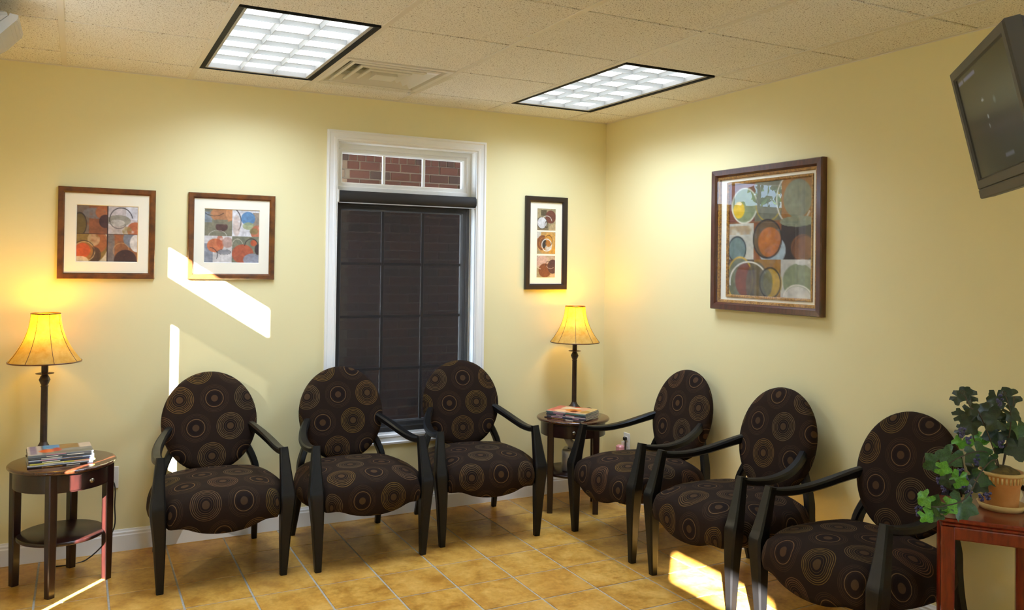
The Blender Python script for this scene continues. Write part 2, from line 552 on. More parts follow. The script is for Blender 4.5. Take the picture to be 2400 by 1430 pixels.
# floor: grout bed with tiles laid on it
floor = struct(obj('floor', MB().box(XW-0.02, 0.02, YR-0.02, 0.02, -0.06, -0.0025), 'grout'))
TS, FU, FV, GR = 0.3005, -0.7497, -1.5304, 0.0044
xs = sorted({XW, 0.0, *[FU + TS*i for i in range(-14, 6) if XW < FU + TS*i < 0.0]})
ys = sorted({0.0, YR, *[FV + TS*i for i in range(-24, 8) if YR < FV + TS*i < 0.0]})
cache = {}
rest = MB()
for j in range(len(ys)-1):
    for i in range(len(xs)-1):
        w, d = xs[i+1]-xs[i]-2*GR, ys[j+1]-ys[j]-2*GR
        if w < 0.01 or d < 0.01: continue
        cx, cy = (xs[i]+xs[i+1])/2, (ys[j]+ys[j+1])/2
        if ys[j] > -3.7:
            key = (round(w, 3), round(d, 3))
            if key not in cache:
                cache[key] = MB().box(-w/2, w/2, -d/2, d/2, -0.006, 0.0, 0.0016).mesh('tile')
            link('tile', cache[key], 'ftile', floor, (cx, cy, 0))
        else:
            rest.box(cx-w/2, cx+w/2, cy-d/2, cy+d/2, -0.006, 0.0)
r_ = obj('far_tiles', rest, 'ftile', floor); r_['kind'] = 'stuff'

# ceiling: slab above, lay-in tiles, runners, cross tees
ceiling = struct(obj('ceiling', MB().box(XW-0.02, 0.02, YR-0.02, 0.02, H+0.14, H+0.22), 'tee'))
cxs = [XW] + [RX(i) for i in range(0, 6)] + [0.0]
cys = [0.0] + [RY(k) for k in range(0, 12) if RY(k) > YR] + [YR]
LIGHTS = [(1, 0), (4, 0)]      # runner index, row index of each 2x4 troffer
occupied = set()
for (i, k) in LIGHTS:
    occupied |= {(i+1, k+1), (i+1, k+2)}
VENT = (3, 1)
occupied.add(VENT)
cache = {}
for a in range(len(cxs)-1):
    for b in range(len(cys)-1):
        if (a, b) in occupied: continue
        x0, x1, y1, y0 = cxs[a], cxs[a+1], cys[b], cys[b+1]
        gx0 = 0.004 if a else 0.0; gx1 = 0.004 if a < len(cxs)-2 else 0.0
        gy0, gy1 = 0.0065, 0.0065
        w, d = x1-x0-gx0-gx1, y1-y0-gy0-gy1
        if d < 0.02: continue
        key = (round(w, 3), round(d, 3))
        if key not in cache:
            cache[key] = MB().box(-w/2, w/2, -d/2, d/2, 0, 0.016, 0.002).mesh('ceiling_tile')
        link('ceiling_tile', cache[key], 'ctile', ceiling, ((x0+gx0+x1-gx1)/2, (y0+gy0+y1-gy1)/2, H))
for a in range(1, len(cxs)-1):
    obj('grid_runner', MB().box(cxs[a]-0.013, cxs[a]+0.013, YR, 0, H-0.0035, H+0.03, 0.001), 'grid', ceiling)
for b in range(1, len(cys)-1):
    for a in range(len(cxs)-1):
        if (a, b) in occupied and (a, b-1) in occupied: continue
        obj('cross_tee', MB().box(cxs[a]+0.013*(a > 0), cxs[a+1]-0.013, cys[b]-0.012, cys[b]+0.012, H+0.009, H+0.013), 'tee', ceiling)

# wall angle at the ceiling and baseboards
BP = [(0.0, 0.0), (0.013, 0.0), (0.013, 0.082), (0.010, 0.088), (0.010, 0.098), (0.006, 0.104), (0.004, 0.114), (0.0, 0.114)]
def moulding(name, length, parent_loc, rotz, prof, mat):
    loops = [[(0, -p, z) for p, z in prof], [(length, -p, z) for p, z in prof]]
    mb = MB(); mb.loops(loops, cap=True)
    return struct(obj(name, mb, mat, None, parent_loc, (0, 0, rotz)))
moulding('baseboard_back', -XW, (XW, 0, 0), 0, BP, 'trim')
moulding('baseboard_right', -YR, (0, 0, 0), -PI/2, BP, 'trim')
moulding('baseboard_left', -YR, (XW, YR, 0), PI/2, BP, 'trim')
moulding('baseboard_rear', -XW, (0, YR, 0), PI, BP, 'trim')
AP = [(0.0, H-0.005), (0.0015, H-0.005), (0.0015, H-0.0015), (0.02, H-0.0015), (0.02, H), (0.0, H)]
moulding('trim_1', -XW, (XW, 0, 0), 0, AP, 'grid')
moulding('trim_2', -YR, (0, 0, 0), -PI/2, AP, 'grid')

# ------------------------------------------------------------------ windows
def window(name, loc, rotz, w, tcols=3, dz=0.0, zs=WZ0):
    """opening 0..w in local x, z WZ0..WZ1, outward +y"""
    r = bpy.data.objects.new(name, None); COL.objects.link(r)
    r.location = loc; r.rotation_euler = (0, 0, rotz); r['kind'] = 'structure'
    # casing: stepped picture-frame moulding on the wall face
    cas = [(0, 0), (0, 0.016), (0.012, 0.019), (0.018, 0.013), (0.040, 0.013), (0.046, 0.017), (0.058, 0.017), (0.064, 0.010), (0.068, 0.010), (0.068, -0.004), (0.0, -0.004)]
    obj('casing', MB().frame(-0.062, w+0.062, zs-0.062, (WZ1+dz)+0.062, cas), 'trim', r)
    # jamb liner
    obj('jamb', MB().frame(-0.0, w+0.0, zs, (WZ1+dz), [(0, 0.0), (0.006, 0.0), (0.006, -0.13), (0, -0.13)]), 'trim', r)
    zt = 1.965 + dz                                # mullion between transom and main light
    obj('mullion', MB().box(0.006, w-0.006, 0.075, 0.13, zt-0.03, zt+0.03, 0.003), 'trim', r)
    for nm, z0, z1, cols, rows in (('transom_sash', zt+0.03, (WZ1+dz)-0.006, tcols, 1), ('main_sash', zs+0.006, zt-0.03, tcols, 4 if tcols > 1 else 1)):
        s = obj(nm, MB().frame(0.006, w-0.006, z0, z1, [(0, -0.075), (0.026, -0.075), (0.030, -0.088), (0.048, -0.088), (0.056, -0.100), (0.056, -0.125), (0, -0.125)]), 'trim', r)
        gx0, gx1, gz0, gz1 = 0.062, w-0.062, z0+0.056, z1-0.056
        for c in range(1, cols):
            x = gx0 + (gx1-gx0)*c/cols
            obj('muntin', MB().box(x-0.009, x+0.009, 0.098, 0.118, gz0, gz1, 0.003), 'trim' if rows == 1 else 'sash_shaded', s)
        for k in range(1, rows):
            z = gz0 + (gz1-gz0)*k/rows
            for c in range(cols):
                xa = gx0 + (gx1-gx0)*c/cols + (0.009 if c else 0); xb = gx0 + (gx1-gx0)*(c+1)/cols - (0.009 if c < cols-1 else 0)
                obj('muntin', MB().box(xa, xb, 0.098, 0.118, z-0.009, z+0.009, 0.003), 'sash_shaded', s)
        for c in range(cols):
            for k in range(rows):
                x0 = gx0 + (gx1-gx0)*c/cols; x1 = gx0 + (gx1-gx0)*(c+1)/cols
                za = gz0 + (gz1-gz0)*k/rows; zb = gz0 + (gz1-gz0)*(k+1)/rows
                mb = MB(); mb.add([(x0, 0.108, za), (x1, 0.108, za), (x1, 0.108, zb), (x0, 0.108, zb)], [(0, 1, 2, 3)])
                obj('pane', mb, 'glass', s)
    return r
WW = WIN_B[1]-WIN_B[0]
window('window_1', (WIN_B[0], 0, 0), 0, WW)
for k, (a, b) in enumerate(WIN_L):
    window('window_%d' % (k+2), (XW, a, 0), PI/2, b-a, 1, WIN_DZ[k], WIN_Z0[k])

r4 = bpy.data.objects.new('window_4', None); COL.objects.link(r4); r4['kind'] = 'structure'  # added unseen window, there to let in bluish fill daylight
r4.rotation_euler = (0, 0, -PI/2)
ga, gb, gc, gd = FILL_GLASS
obj('casing', MB().frame(ga-0.06, gb+0.06, gc-0.06, gd+0.06, [(0, 0), (0, 0.016), (0.05, 0.013), (0.066, 0.010), (0.066, -0.12), (0.062, -0.12), (0.062, -0.004), (0, -0.004)]), 'trim', r4)
for q in range(2):
    xa, xb = ga+0.008+(gb-ga-0.016)*q/2, ga+0.008+(gb-ga-0.016)*(q+1)/2
    s4 = obj('sash', MB().frame(xa, xb, gc+0.008, gd-0.008, [(0, -0.06), (0.05, -0.06), (0.05, -0.11), (0, -0.11)]), 'trim', r4)
    mb = MB(); mb.add([(xa+0.05, 0.085, gc+0.058), (xb-0.05, 0.085, gc+0.058), (xb-0.05, 0.085, gd-0.058), (xa+0.05, 0.085, gd-0.058)], [(0, 1, 2, 3)])
    obj('pane', mb, 'glass', s4)
# light portals in the openings help the sampler find the sky
def portal(name, loc, rot, w, h):
    ld = bpy.data.lights.new(name, 'AREA'); ld.shape = 'RECTANGLE'; ld.size = w; ld.size_y = h
    ld.cycles.is_portal = True
    lo = bpy.data.objects.new(name, ld); COL.objects.link(lo); lo.location = loc; lo.rotation_euler = rot
portal('portal_side', (0.14, -(ga+gb)/2, (gc+gd)/2), (PI/2, 0, PI/2), gb-ga, gd-gc)
for a, b in WIN_L:
    portal('portal_left', (XW-0.14, (a+b)/2, 2.12), (PI/2, 0, -PI/2), b-a, 0.3)
portal('portal_back', (sum(WIN_B)/2, 0.14, (WZ0+WZ1)/2), (PI/2, 0, PI), WW, WZ1-WZ0)

def roller_blind(loc, rotz, w, label, gap, zb=1.922, cloth='screen', strip_w=0.0, zt=1.992, zs=WZ0):
    r = thing('roller_blind', label, 'blind', loc, rotz)
    # cassette: half-round front
    sec = [(0.045, zb), (0.0, zb), (-0.012, zb+0.012), (-0.016, zb+0.035), (-0.012, zt-0.012), (0.0, zt), (0.045, zt)]
    mb = MB(); mb.loops([[(x, y, z) for y, z in sec] for x in (0.016, w-0.004)], cap=True)
    obj('cassette', mb, 'screen_solid', r, smooth_angle=40)
    obj('end_cap', MB().box(0.003, 0.015, -0.018, 0.046, zb-0.004, zt+0.003, 0.004), 'whiteplastic', r)
    obj('trim_strip', MB().box(0.016, w-0.004, -0.004, 0.0, zb-0.006, zb-0.0005), 'greyplastic', r)
    obj('cloth', MB().box(gap[0], w-gap[1], 0.030, 0.0308, zs+0.035, zb+0.01), cloth, r)
    if strip_w:
        obj('sliver_strip', MB().box(w-strip_w, w-0.0065, -0.001, 0.032, zs+0.008, zb-0.004, 0.002), 'trim', r)  # strip added out of view to narrow the sun sliver beside the cloth
    obj('hem_bar', MB().box(gap[0], w-gap[1], 0.022, 0.036, zs+0.008, zs+0.040, 0.004), 'screen_solid', r)
    return r
roller_blind((WIN_B[0], 0, 0), 0, WW, 'black see-through roller blind lowered over the tall window on the back wall', (0.004, 0.035))
roller_blind((XW, WIN_L[0][0], 0), PI/2, WIN_L[0][1]-WIN_L[0][0], 'black roller blind on the first left-wall window beside the frame', (0.004, 0.112), 1.815, 'screen_dense', 0.040, 2.042, WIN_Z0[0])
roller_blind((XW, WIN_L[1][0], 0), PI/2, WW, 'black roller blind on the left-wall window behind the camera', (0.004, 0.004), 1.922, 'screen_dense')

# eave slab added out of view to keep sky light off the bricks
struct(obj('shade_eave', MB().box(XW-0.3, 0.3, 0.0, 0.97, 2.70, 2.80), 'mortar'))
# ------------------------------------------------------------------ outdoors: paving and the brick wing seen through the window
struct(obj('ground', MB().box(-16, 10, -16, 14, -0.35, -0.12), 'earth'))
BX0, BX1, BY = -1.72, 0.95, 1.15
bw = struct(obj('brick_wall', MB().box(BX0, BX1, BY+0.008, BY+0.22, -0.12, 3.4), 'mortar'))
me_b = MB().box(-0.0755, 0.0755, 0, 0.05, -0.0285, 0.0285, 0.003).mesh('brick')
me_q = MB().box(-0.036, 0.036, 0, 0.05, -0.0285, 0.0285, 0.003).mesh('brick')
me_s = MB().box(-0.0285, 0.0285, 0, 0.05, -0.05, 0.05, 0.003).mesh('brick')
rng = random.Random(5)
QW = 0.20            # tan quoin at the left edge
for r in range(31):
    z = 0.35 + 0.0667*r
    if z > 2.30: break
    for q in range(2):
        link('brick', me_q, 'brick_tan', bw, (BX0+0.045+0.083*q + (0.02 if r % 2 else 0), BY-0.004, z))
    x = BX0 + QW + (0.0 if r % 2 else 0.08)
    n = 0
    while x + 0.0755 < -0.15 and n < 8:
        link('brick', me_b, 'brick', bw, (x+0.0, BY + rng.uniform(-0.003, 0.002), z))
        x += 0.161; n += 1
for k in range(25):
    link('brick', me_s, 'brick', bw, (BX0 + 0.03 + 0.066*k, BY, 2.369))
# a garden tree across the paving
def blob_tree(loc, seed, label):
    rr = random.Random(seed)
    t_ = thing('tree', label, 'tree', loc)
    obj('trunk', MB().tube([(0, 0, 0), (0.03, 0, 0.8), (0.0, 0.04, 1.7)], 0.09, 8, radii=[0.11, 0.09, 0.06]), 'stem', t_)
    mb = MB()
    for _ in range(420):
        a, b = rr.uniform(0, 2*PI), math.acos(rr.uniform(-1, 1)); q = rr.uniform(0.3, 1)**0.5
        c = Vector((0.9*q*math.sin(b)*math.cos(a), 0.9*q*math.sin(b)*math.sin(a), 2.3 + 0.95*q*math.cos(b)))
        m = Euler((rr.uniform(0, 6), rr.uniform(0, 6), rr.uniform(0, 6))).to_matrix()
        mb.add([c + m @ Vector(v) for v in ((-0.09, 0, 0), (0, -0.05, 0.01), (0.09, 0, 0), (0, 0.05, 0.01))], [(0, 1, 2, 3)])
    f = obj('foliage', mb, 'leaf1', t_); f['kind'] = 'stuff'
blob_tree((-6.6, 4.6, -0.12), 4, 'small leafy tree outdoors, reflected in the large picture glass')

# ------------------------------------------------------------------ ceiling lights
def troffer(i, k, label):
    cx, cy = (RX(i)+RX(i+1))/2, (RY(k)+RY(k+2))/2
    r = thing('ceiling_light', label, 'ceiling light', (cx, cy, H), 0, 'recessed fluorescent troffers')
    hw, hl = T/2-0.012, T-0.010
    # black surround (mitred, wide along the long sides)
    def rect(dx, dy, z): return [(-hw+dx, -hl+dy, z), (hw-dx, -hl+dy, z), (hw-dx, hl-dy, z), (-hw+dx, hl-dy, z)]
    obj('surround', MB().loops([rect(0, 0, 0.05), rect(0, 0, -0.005), rect(0.024, 0.010, -0.005), rect(0.026, 0.012, 0.05)], closed_profile=True), 'darktrim', r)
    obj('inner_rail', MB().loops([rect(0.026, 0.012, 0.045), rect(0.026, 0.012, 0.0), rect(0.040, 0.020, 0.003), rect(0.034, 0.016, 0.030)], closed_profile=True), 'greyplastic', r)
    lw, ll = hw-0.035, hl-0.017
    mb = MB(); le = 0.006; mb.add([(-lw-le, -ll-le, 0.030), (lw+le, -ll-le, 0.030), (lw+le, ll+le, 0.030), (-lw-le, ll+le, 0.030)], [(0, 1, 2, 3)])
    obj('lens', mb, 'lens', r)
    # parabolic blades: sections that flare towards the lens
    sec = [(0.0010, 0.008), (0.0014, 0.013), (0.003, 0.019), (0.0052, 0.025), (0.009, 0.0298)]
    prof = [(-a, z) for a, z in sec] + [(a, z) for a, z in reversed(sec)]
    for c in (1, 2):
        x = -lw + 2*lw*c/3
        mb = MB(); mb.loops([[(x+a, y, z) for a, z in prof] for y in (-ll, ll)], cap=True)
        obj('louver_blade', mb, 'louver', r)
    for c in range(1, 6):
        y = -ll + 2*ll*c/6
        mb = MB(); mb.loops([[(x, y+a, z) for a, z in prof] for x in (-lw, lw)], cap=True)
        obj('louver_blade', mb, 'louver', r)
    ld = bpy.data.lights.new('fluorescent', 'AREA')
    ld.shape = 'RECTANGLE'; ld.size = 2*lw; ld.size_y = 2*ll
    ld.energy = TROFFER_W; ld.spread = TROFFER_SPREAD
    ld.color = (0.76, 0.94, 1.24)
    lo = bpy.data.objects.new('fluorescent', ld); COL.objects.link(lo)
    lo.parent = r; lo.location = (0, 0, -0.008)
    return r
troffer(1, 0, 'recessed fluorescent ceiling light beside the air vent, left of the two in view')
troffer(4, 0, 'recessed fluorescent ceiling light near the room corner, right of the two in view')

# air vent with stepped square cones and a clear deflector
def vent():
    a, b = VENT
    cx, cy = (cxs[a]+cxs[a+1])/2, (cys[b]+cys[b+1])/2
    r = thing('air_vent', 'square stepped ceiling air vent with a clear plastic deflector', 'air vent', (cx, cy, H))
    h = T/2 - 0.014
    sq = lambda s, z: [(-s, -s, z), (s, -s, z), (s, s, z), (-s, s, z)]
    obj('vent_frame', MB().loops([sq(h, 0.004), sq(h, -0.003), sq(h-0.028, -0.003), sq(h-0.040, 0.04), sq(h, 0.04)], closed_profile=True), 'ventwhite', r)
    obj('vent_throat', MB().box(-h+0.04, h-0.04, -h+0.04, h-0.04, 0.085, 0.09), 'duct', r)
    for s0, s1 in ((0.238, 0.190), (0.178, 0.130), (0.118, 0.070)):
        obj('vent_cone', MB().loops([sq(s0, 0.000), sq(s0-0.010, -0.006), sq(s1, 0.030), sq(s1-0.004, 0.050), sq(s1+0.002, 0.050), sq(s0-0.004, 0.010)], closed_profile=True), 'ventwhite', r)
    obj('vent_plate', MB().loops([sq(0.066, -0.012), sq(0.060, -0.015), sq(0.05, 0.03)], cap=True), 'ventwhite', r)
    # deflector sheet hung under the near half
    mb = MB(); mb.loops([[(-h, -h, -0.030), (h, -h, -0.030)], [(-h, -h+0.10, -0.026), (h, -h+0.10, -0.026)], [(-h, h, -0.014), (h, h, -0.014)]], closed_loop=False)
    obj('deflector', mb, 'clear', r)
    mb = MB().lathe([(0.0001, -0.026), (0.008, -0.025), (0.008, -0.0155), (0.0001, -0.0155)], 12)
    obj('magnet', mb, 'whiteplastic', r, (h-0.05, h-0.03, 0))
vent()

# emergency light high on the left wall, only its end in view
def emergency():
    r = thing('emergency_light', 'pale grey emergency light unit with clear ribbed lens at top left corner', 'emergency light', (XW, -1.06, 2.445), PI/2)
    # local: x along wall, -y into the room
    sec = [(0.0, -0.052), (-0.10, -0.052), (-0.15, -0.012), (-0.205, 0.042), (-0.200, 0.054), (-0.14, 0.062), (-0.06, 0.060), (0.0, 0.058)]
    mb = MB(); mb.loops([[(x, y*q, z*q) for y, z in sec] for x, q in ((-0.16, 0.9), (-0.15, 1.0), (0.15, 1.0), (0.16, 0.9))], cap=True)
    obj('housing', mb, 'greyplastic', r, smooth_angle=35)
    mb = MB()
    mb.loops([[(x, -0.102, -0.053), (x, -0.152, -0.013), (x, -0.207, 0.041), (x, -0.212, 0.052), (x, -0.240, 0.046), (x, -0.236, 0.030), (x, -0.180, -0.034), (x, -0.122, -0.076)] for x in (-0.15, 0.15)], cap=True)
    ln = obj('lens_cover', mb, 'frost', r)
    for q in range(10):
        f_ = q/9
        y, z = -0.126-0.106*f_, -0.077+0.105*f_
        obj('lens_rib', MB().box(-0.146, 0.146, y-0.004, y+0.002, z-0.002, z+0.004), 'frost', ln)
    obj('slot', MB().box(-0.09, 0.09, -0.160, -0.125, 0.052, 0.063, 0.002), 'darktrim', r)
emergency()

# ------------------------------------------------------------------ chairs
def soft_solid(outline, top, bottom, dome, rings, n_side):
    pass
def make_seat():
    """upholstered seat: rounded top with a serpentine lower edge; UV runs over the edge"""
    K = 96
    pts = []
    def hw(y):                 # half width at depth y
        ys_ = [-0.36, -0.33, -0.27, -0.22, -0.1, 0.05, 0.15, 0.21, 0.25]
        ws_ = [0.255, 0.258, 0.262, 0.314, 0.327, 0.314, 0.288, 0.262, 0.215]
        return np.interp(y, ys_, ws_)
    # outline counter-clockwise from front centre
    front = [(x, -0.338 - 0.022*math.cos(PI*x/0.52)) for x in np.linspace(-0.25, 0.25, 25)]
    right = [(hw(y), y) for y in np.linspace(-0.325, 0.205, 22)]
    back = [(x, 0.232 - 0.03*(abs(x)/0.23)**3) for x in np.linspace(0.225, -0.225, 21)]
    left = [(-x, y) for x, y in reversed(right)]
    poly = front + right + back + left
    P = np.array(poly); n = len(P)
    Ps = P.copy()
    for _ in range(2):
        Ps = 0.25*np.roll(Ps, 1, 0) + 0.5*Ps + 0.25*np.roll(Ps, -1, 0)
    P = Ps
    c = np.array([0, -0.06])
    verts = []; uvs = []; faces = []
    ss = [0.0, 0.2, 0.4, 0.6, 0.75, 0.86, 0.93, 0.97]
    zt = 0.455
    def top_z(x, y, s): return zt + 0.022*(1-(x/0.31)**2)*(1-((y+0.05)/0.36)**2) - 0.055*s**7
    verts.append((c[0], c[1], top_z(0, -0.06, 0))); uvs.append((c[0], c[1]))
    rings = []
    for s in ss[1:]:
        ring = []
        for p in P:
            q = c + (p-c)*s
            ring.append(len(verts)); verts.append((q[0], q[1], top_z(q[0], q[1], s))); uvs.append((q[0], q[1]))
        rings.append(ring)
    # sides: bulge out, then tuck under
    nrm = (np.roll(P, -1, 0) - np.roll(P, 1, 0)); nrm = np.stack([nrm[:, 1], -nrm[:, 0]], 1)
    nrm /= np.linalg.norm(nrm, axis=1, keepdims=True)
    for (f, out) in ((0.12, 0.0), (0.35, 0.006), (0.6, 0.008), (0.85, 0.003), (1.0, -0.004), (1.0, -0.03)):
        ring = []
        for j, p in enumerate(P):
            x, y = p
            fr = max(0.0, min(1.0, (-y-0.2)/0.12))
            zb = 0.305 + fr*(-0.012 - 0.034*max(0, math.cos(PI*x/0.5))**1.5 + 0.012*math.exp(-((abs(x)-0.19)/0.05)**2))
            z0 = top_z(x, y, 1.0)
            z = z0 + (zb-z0)*f
            q = p + nrm[j]*out
            ring.append(len(verts)); verts.append((q[0], q[1], z))
            e = (z0-z)
            uvs.append((p[0]+nrm[j][0]*e, p[1]+nrm[j][1]*e))
        rings.append(ring)
    for j in range(n): faces.append((0, rings[0][j], rings[0][(j+1) % n]))
    for a, b in zip(rings[:-1], rings[1:]):
        for j in range(n): faces.append((a[j], b[j], b[(j+1) % n], a[(j+1) % n]))
    faces.append(tuple(reversed(rings[-1])))
    return verts, faces, uvs
def make_back():
    """oval padded back: domed front, rounded rim, flat rear. local: x across, z up, front -y, centre at 0"""
    n = 64; a, b = 0.246, 0.268
    verts = []; uvs = []; faces = []; rings = []
    verts.append((0, -0.040, 0)); uvs.append((0, 0))
    for s, y in ((0.25, -0.0395), (0.5, -0.037), (0.7, -0.033), (0.85, -0.027), (0.94, -0.018), (0.985, -0.008), (1.0, 0.004), (1.0, 0.018), (0.985, 0.028), (0.95, 0.032), (0.5, 0.034)):
        ring = []
        for j in range(n):
            t_ = 2*PI*j/n
            x, z = a*s*math.cos(t_), b*s*math.sin(t_)
            e = 1.0 + (max(0, y+0.018)*3.0)
            ring.append(len(verts)); verts.append((x, y, z)); uvs.append((x*e, z*e))
        rings.append(ring)
    for j in range(n): faces.append((0, rings[0][(j+1) % n], rings[0][j]))
    for p, q in zip(rings[:-1], rings[1:]):
        for j in range(n): faces.append((p[j], p[(j+1) % n], q[(j+1) % n], q[j]))
    faces.append(tuple(rings[-1]))
    return verts, faces, uvs
def uv_mesh(name, data):
    verts, faces, uvs = data
    me = bpy.data.meshes.new(name)
    me.from_pydata(verts, [], faces)
    me.polygons.foreach_set('use_smooth', [True]*len(faces))
    ul = me.uv_layers.new(name='UVMap')
    for lp in me.loops:
        ul.data[lp.index].uv = uvs[lp.vertex_index]
    bm = bmesh.new(); bm.from_mesh(me)
    bmesh.ops.recalc_face_normals(bm, faces=bm.faces)
    bm.to_mesh(me); bm.free()
    return me
BACK_TILT = math.radians(-13.5)
def make_chair(label):
    r = thing('armchair', label, 'chair', (0, 0, 0), 0, 'oval-back armchairs along the walls')
    link('seat', uv_mesh('seat', make_seat()), 'fabric', r)
    link('backrest', uv_mesh('backrest', make_back()), 'fabric', r, (0, 0.235, 0.690), (BACK_TILT, 0, 0))
    for s in (1, -1):
        # front leg that runs on up to the arm: swells to a kink beside the seat
        low = spline([(0.284, -0.306, 0.0, 0.032, 0.034), (0.287, -0.307, 0.10, 0.042, 0.043), (0.291, -0.309, 0.24, 0.056, 0.055), (0.299, -0.309, 0.375, 0.072, 0.064), (0.300, -0.306, 0.405, 0.071, 0.063)], 4)
        up = spline([(0.299, -0.302, 0.415, 0.068, 0.060), (0.294, -0.278, 0.51, 0.052, 0.048), (0.288, -0.252, 0.622, 0.038, 0.040)], 4)
        P = low + up
        mb = MB(); mb.sweep([(s*p[0], p[1], p[2]) for p in P], [(p[3], p[4]) for p in P], (1, 0, 0), 0.14)
        obj('leg', mb, 'blackwood', r, smooth_angle=32)
        A = spline([(0.288, -0.262, 0.606, 0.040, 0.030), (0.291, -0.19, 0.592, 0.045, 0.031), (0.290, -0.08, 0.588, 0.047, 0.032), (0.278, 0.03, 0.602, 0.046, 0.034), (0.252, 0.12, 0.627, 0.043, 0.038), (0.222, 0.185, 0.650, 0.038, 0.042), (0.205, 0.213, 0.660, 0.034, 0.042)], 5)
        mb = MB(); mb.sweep([(s*p[0], p[1], p[2]) for p in A], [(p[3], p[4]) for p in A], (1, 0, 0), 0.22)
        obj('arm', mb, 'blackwood', r, smooth_angle=40)
        B = spline([(0.256, 0.318, 0.0, 0.030, 0.034), (0.250, 0.285, 0.10, 0.032, 0.038), (0.243, 0.245, 0.22, 0.034, 0.046), (0.242, 0.222, 0.34, 0.034, 0.052), (0.238, 0.222, 0.43, 0.034, 0.052), (0.214, 0.232, 0.50, 0.036, 0.046), (0.180, 0.245, 0.57, 0.040, 0.036), (0.170, 0.262, 0.64, 0.040, 0.030)], 4)
        mb = MB(); mb.sweep([(s*p[0], p[1], p[2]) for p in B], [(p[3], p[4]) for p in B], (1, 0, 0), 0.2)
        obj('leg', mb, 'blackwood', r, smooth_angle=40)
    return r
C1 = make_chair('oval-back brown armchair beside the left lamp table, a sliver of sun on its back')
C1.location = (-2.655, -0.405, 0)
GRP = 'oval-back armchairs along the walls'
dup(C1, (-1.932, -0.438, 0), math.radians(1.5), 'oval-back brown armchair overlapping the left edge of the dark window', GRP)
dup(C1, (-1.188, -0.395, 0), math.radians(-5.5), 'oval-back brown armchair in front of the right side of the dark window', GRP)
dup(C1, (-0.385, -1.038, 0), -PI/2, 'oval-back brown armchair on the right wall nearest the corner lamp table', GRP)
dup(C1, (-0.388, -1.790, 0), -PI/2, 'oval-back brown armchair in the middle of the right wall row, below the large picture', GRP)
dup(C1, (-0.392, -2.545, 0), -PI/2, 'oval-back brown armchair half hidden by the potted vine and red stand', GRP)

# ------------------------------------------------------------------ round lamp tables
def make_table(label, loc, rotz):
    r = thing('side_table', label, 'side table', loc, rotz, 'round side tables with lamps')
    ht = 0.585
    obj('tabletop', MB().lathe([(0.0001, ht), (0.222, ht), (0.230, ht-0.002), (0.2345, ht-0.007), (0.2345, ht-0.012), (0.230, ht-0.018), (0.221, ht-0.022), (0.0001, ht-0.022)], 64), 'topwood', r)
    # round apron
    obj('apron', MB().lathe([(0.195, 0.563), (0.208, 0.563), (0.208, 0.478), (0.195, 0.478), (0.195, 0.563)], 64, cap=False), 'espresso', r, smooth_angle=40)
    # curved drawer front facing local -y
    pts = []
    for ri, z0, z1 in ((0.2115, 0.485, 0.556),):
        loops = []
        for a in np.linspace(-0.60, 0.60, 15):
            c, s = math.sin(a), -math.cos(a)
            loops.append([(0.206*c, 0.206*s, z0), (ri*c, ri*s, z0), (ri*c, ri*s, z1), (0.206*c, 0.206*s, z1)])
        d = obj('drawer_front', MB().loops(loops, cap=True), 'espresso', r, smooth_angle=40)
    kn = MB().lathe([(0.004, 0.0), (0.005, 0.008), (0.010, 0.012), (0.012, 0.018), (0.009, 0.023), (0.0001, 0.025)], 16)
    obj('knob', kn, 'pewter', d, (0, -0.2115, 0.520), (PI/2, 0, 0))
    for sx in (-1, 1):
        for sy in (-1, 1):
            mb = MB()
            x, y = 0.1425*sx, 0.1425*sy
            mb.sweep([(x, y, 0), (x, y, 0.25), (x, y, 0.565)], [(0.034, 0.034), (0.040, 0.040), (0.042, 0.042)], (1, 0, 0), 0.12)
            obj('leg', mb, 'espresso', r)
    obj('shelf', MB().lathe([(0.0001, 0.244), (0.186, 0.244), (0.191, 0.240), (0.191, 0.230), (0.186, 0.226), (0.0001, 0.226)], 48), 'espresso', r)
    return r
T1 = make_table('round dark side table with a lower shelf on the left, sun streak on one leg', (-3.352, -0.352, 0), math.radians(33))
T2 = dup(T1, (-0.452, -0.330, 0), math.radians(-30), 'round dark side table in the room corner with a tissue box on its shelf')

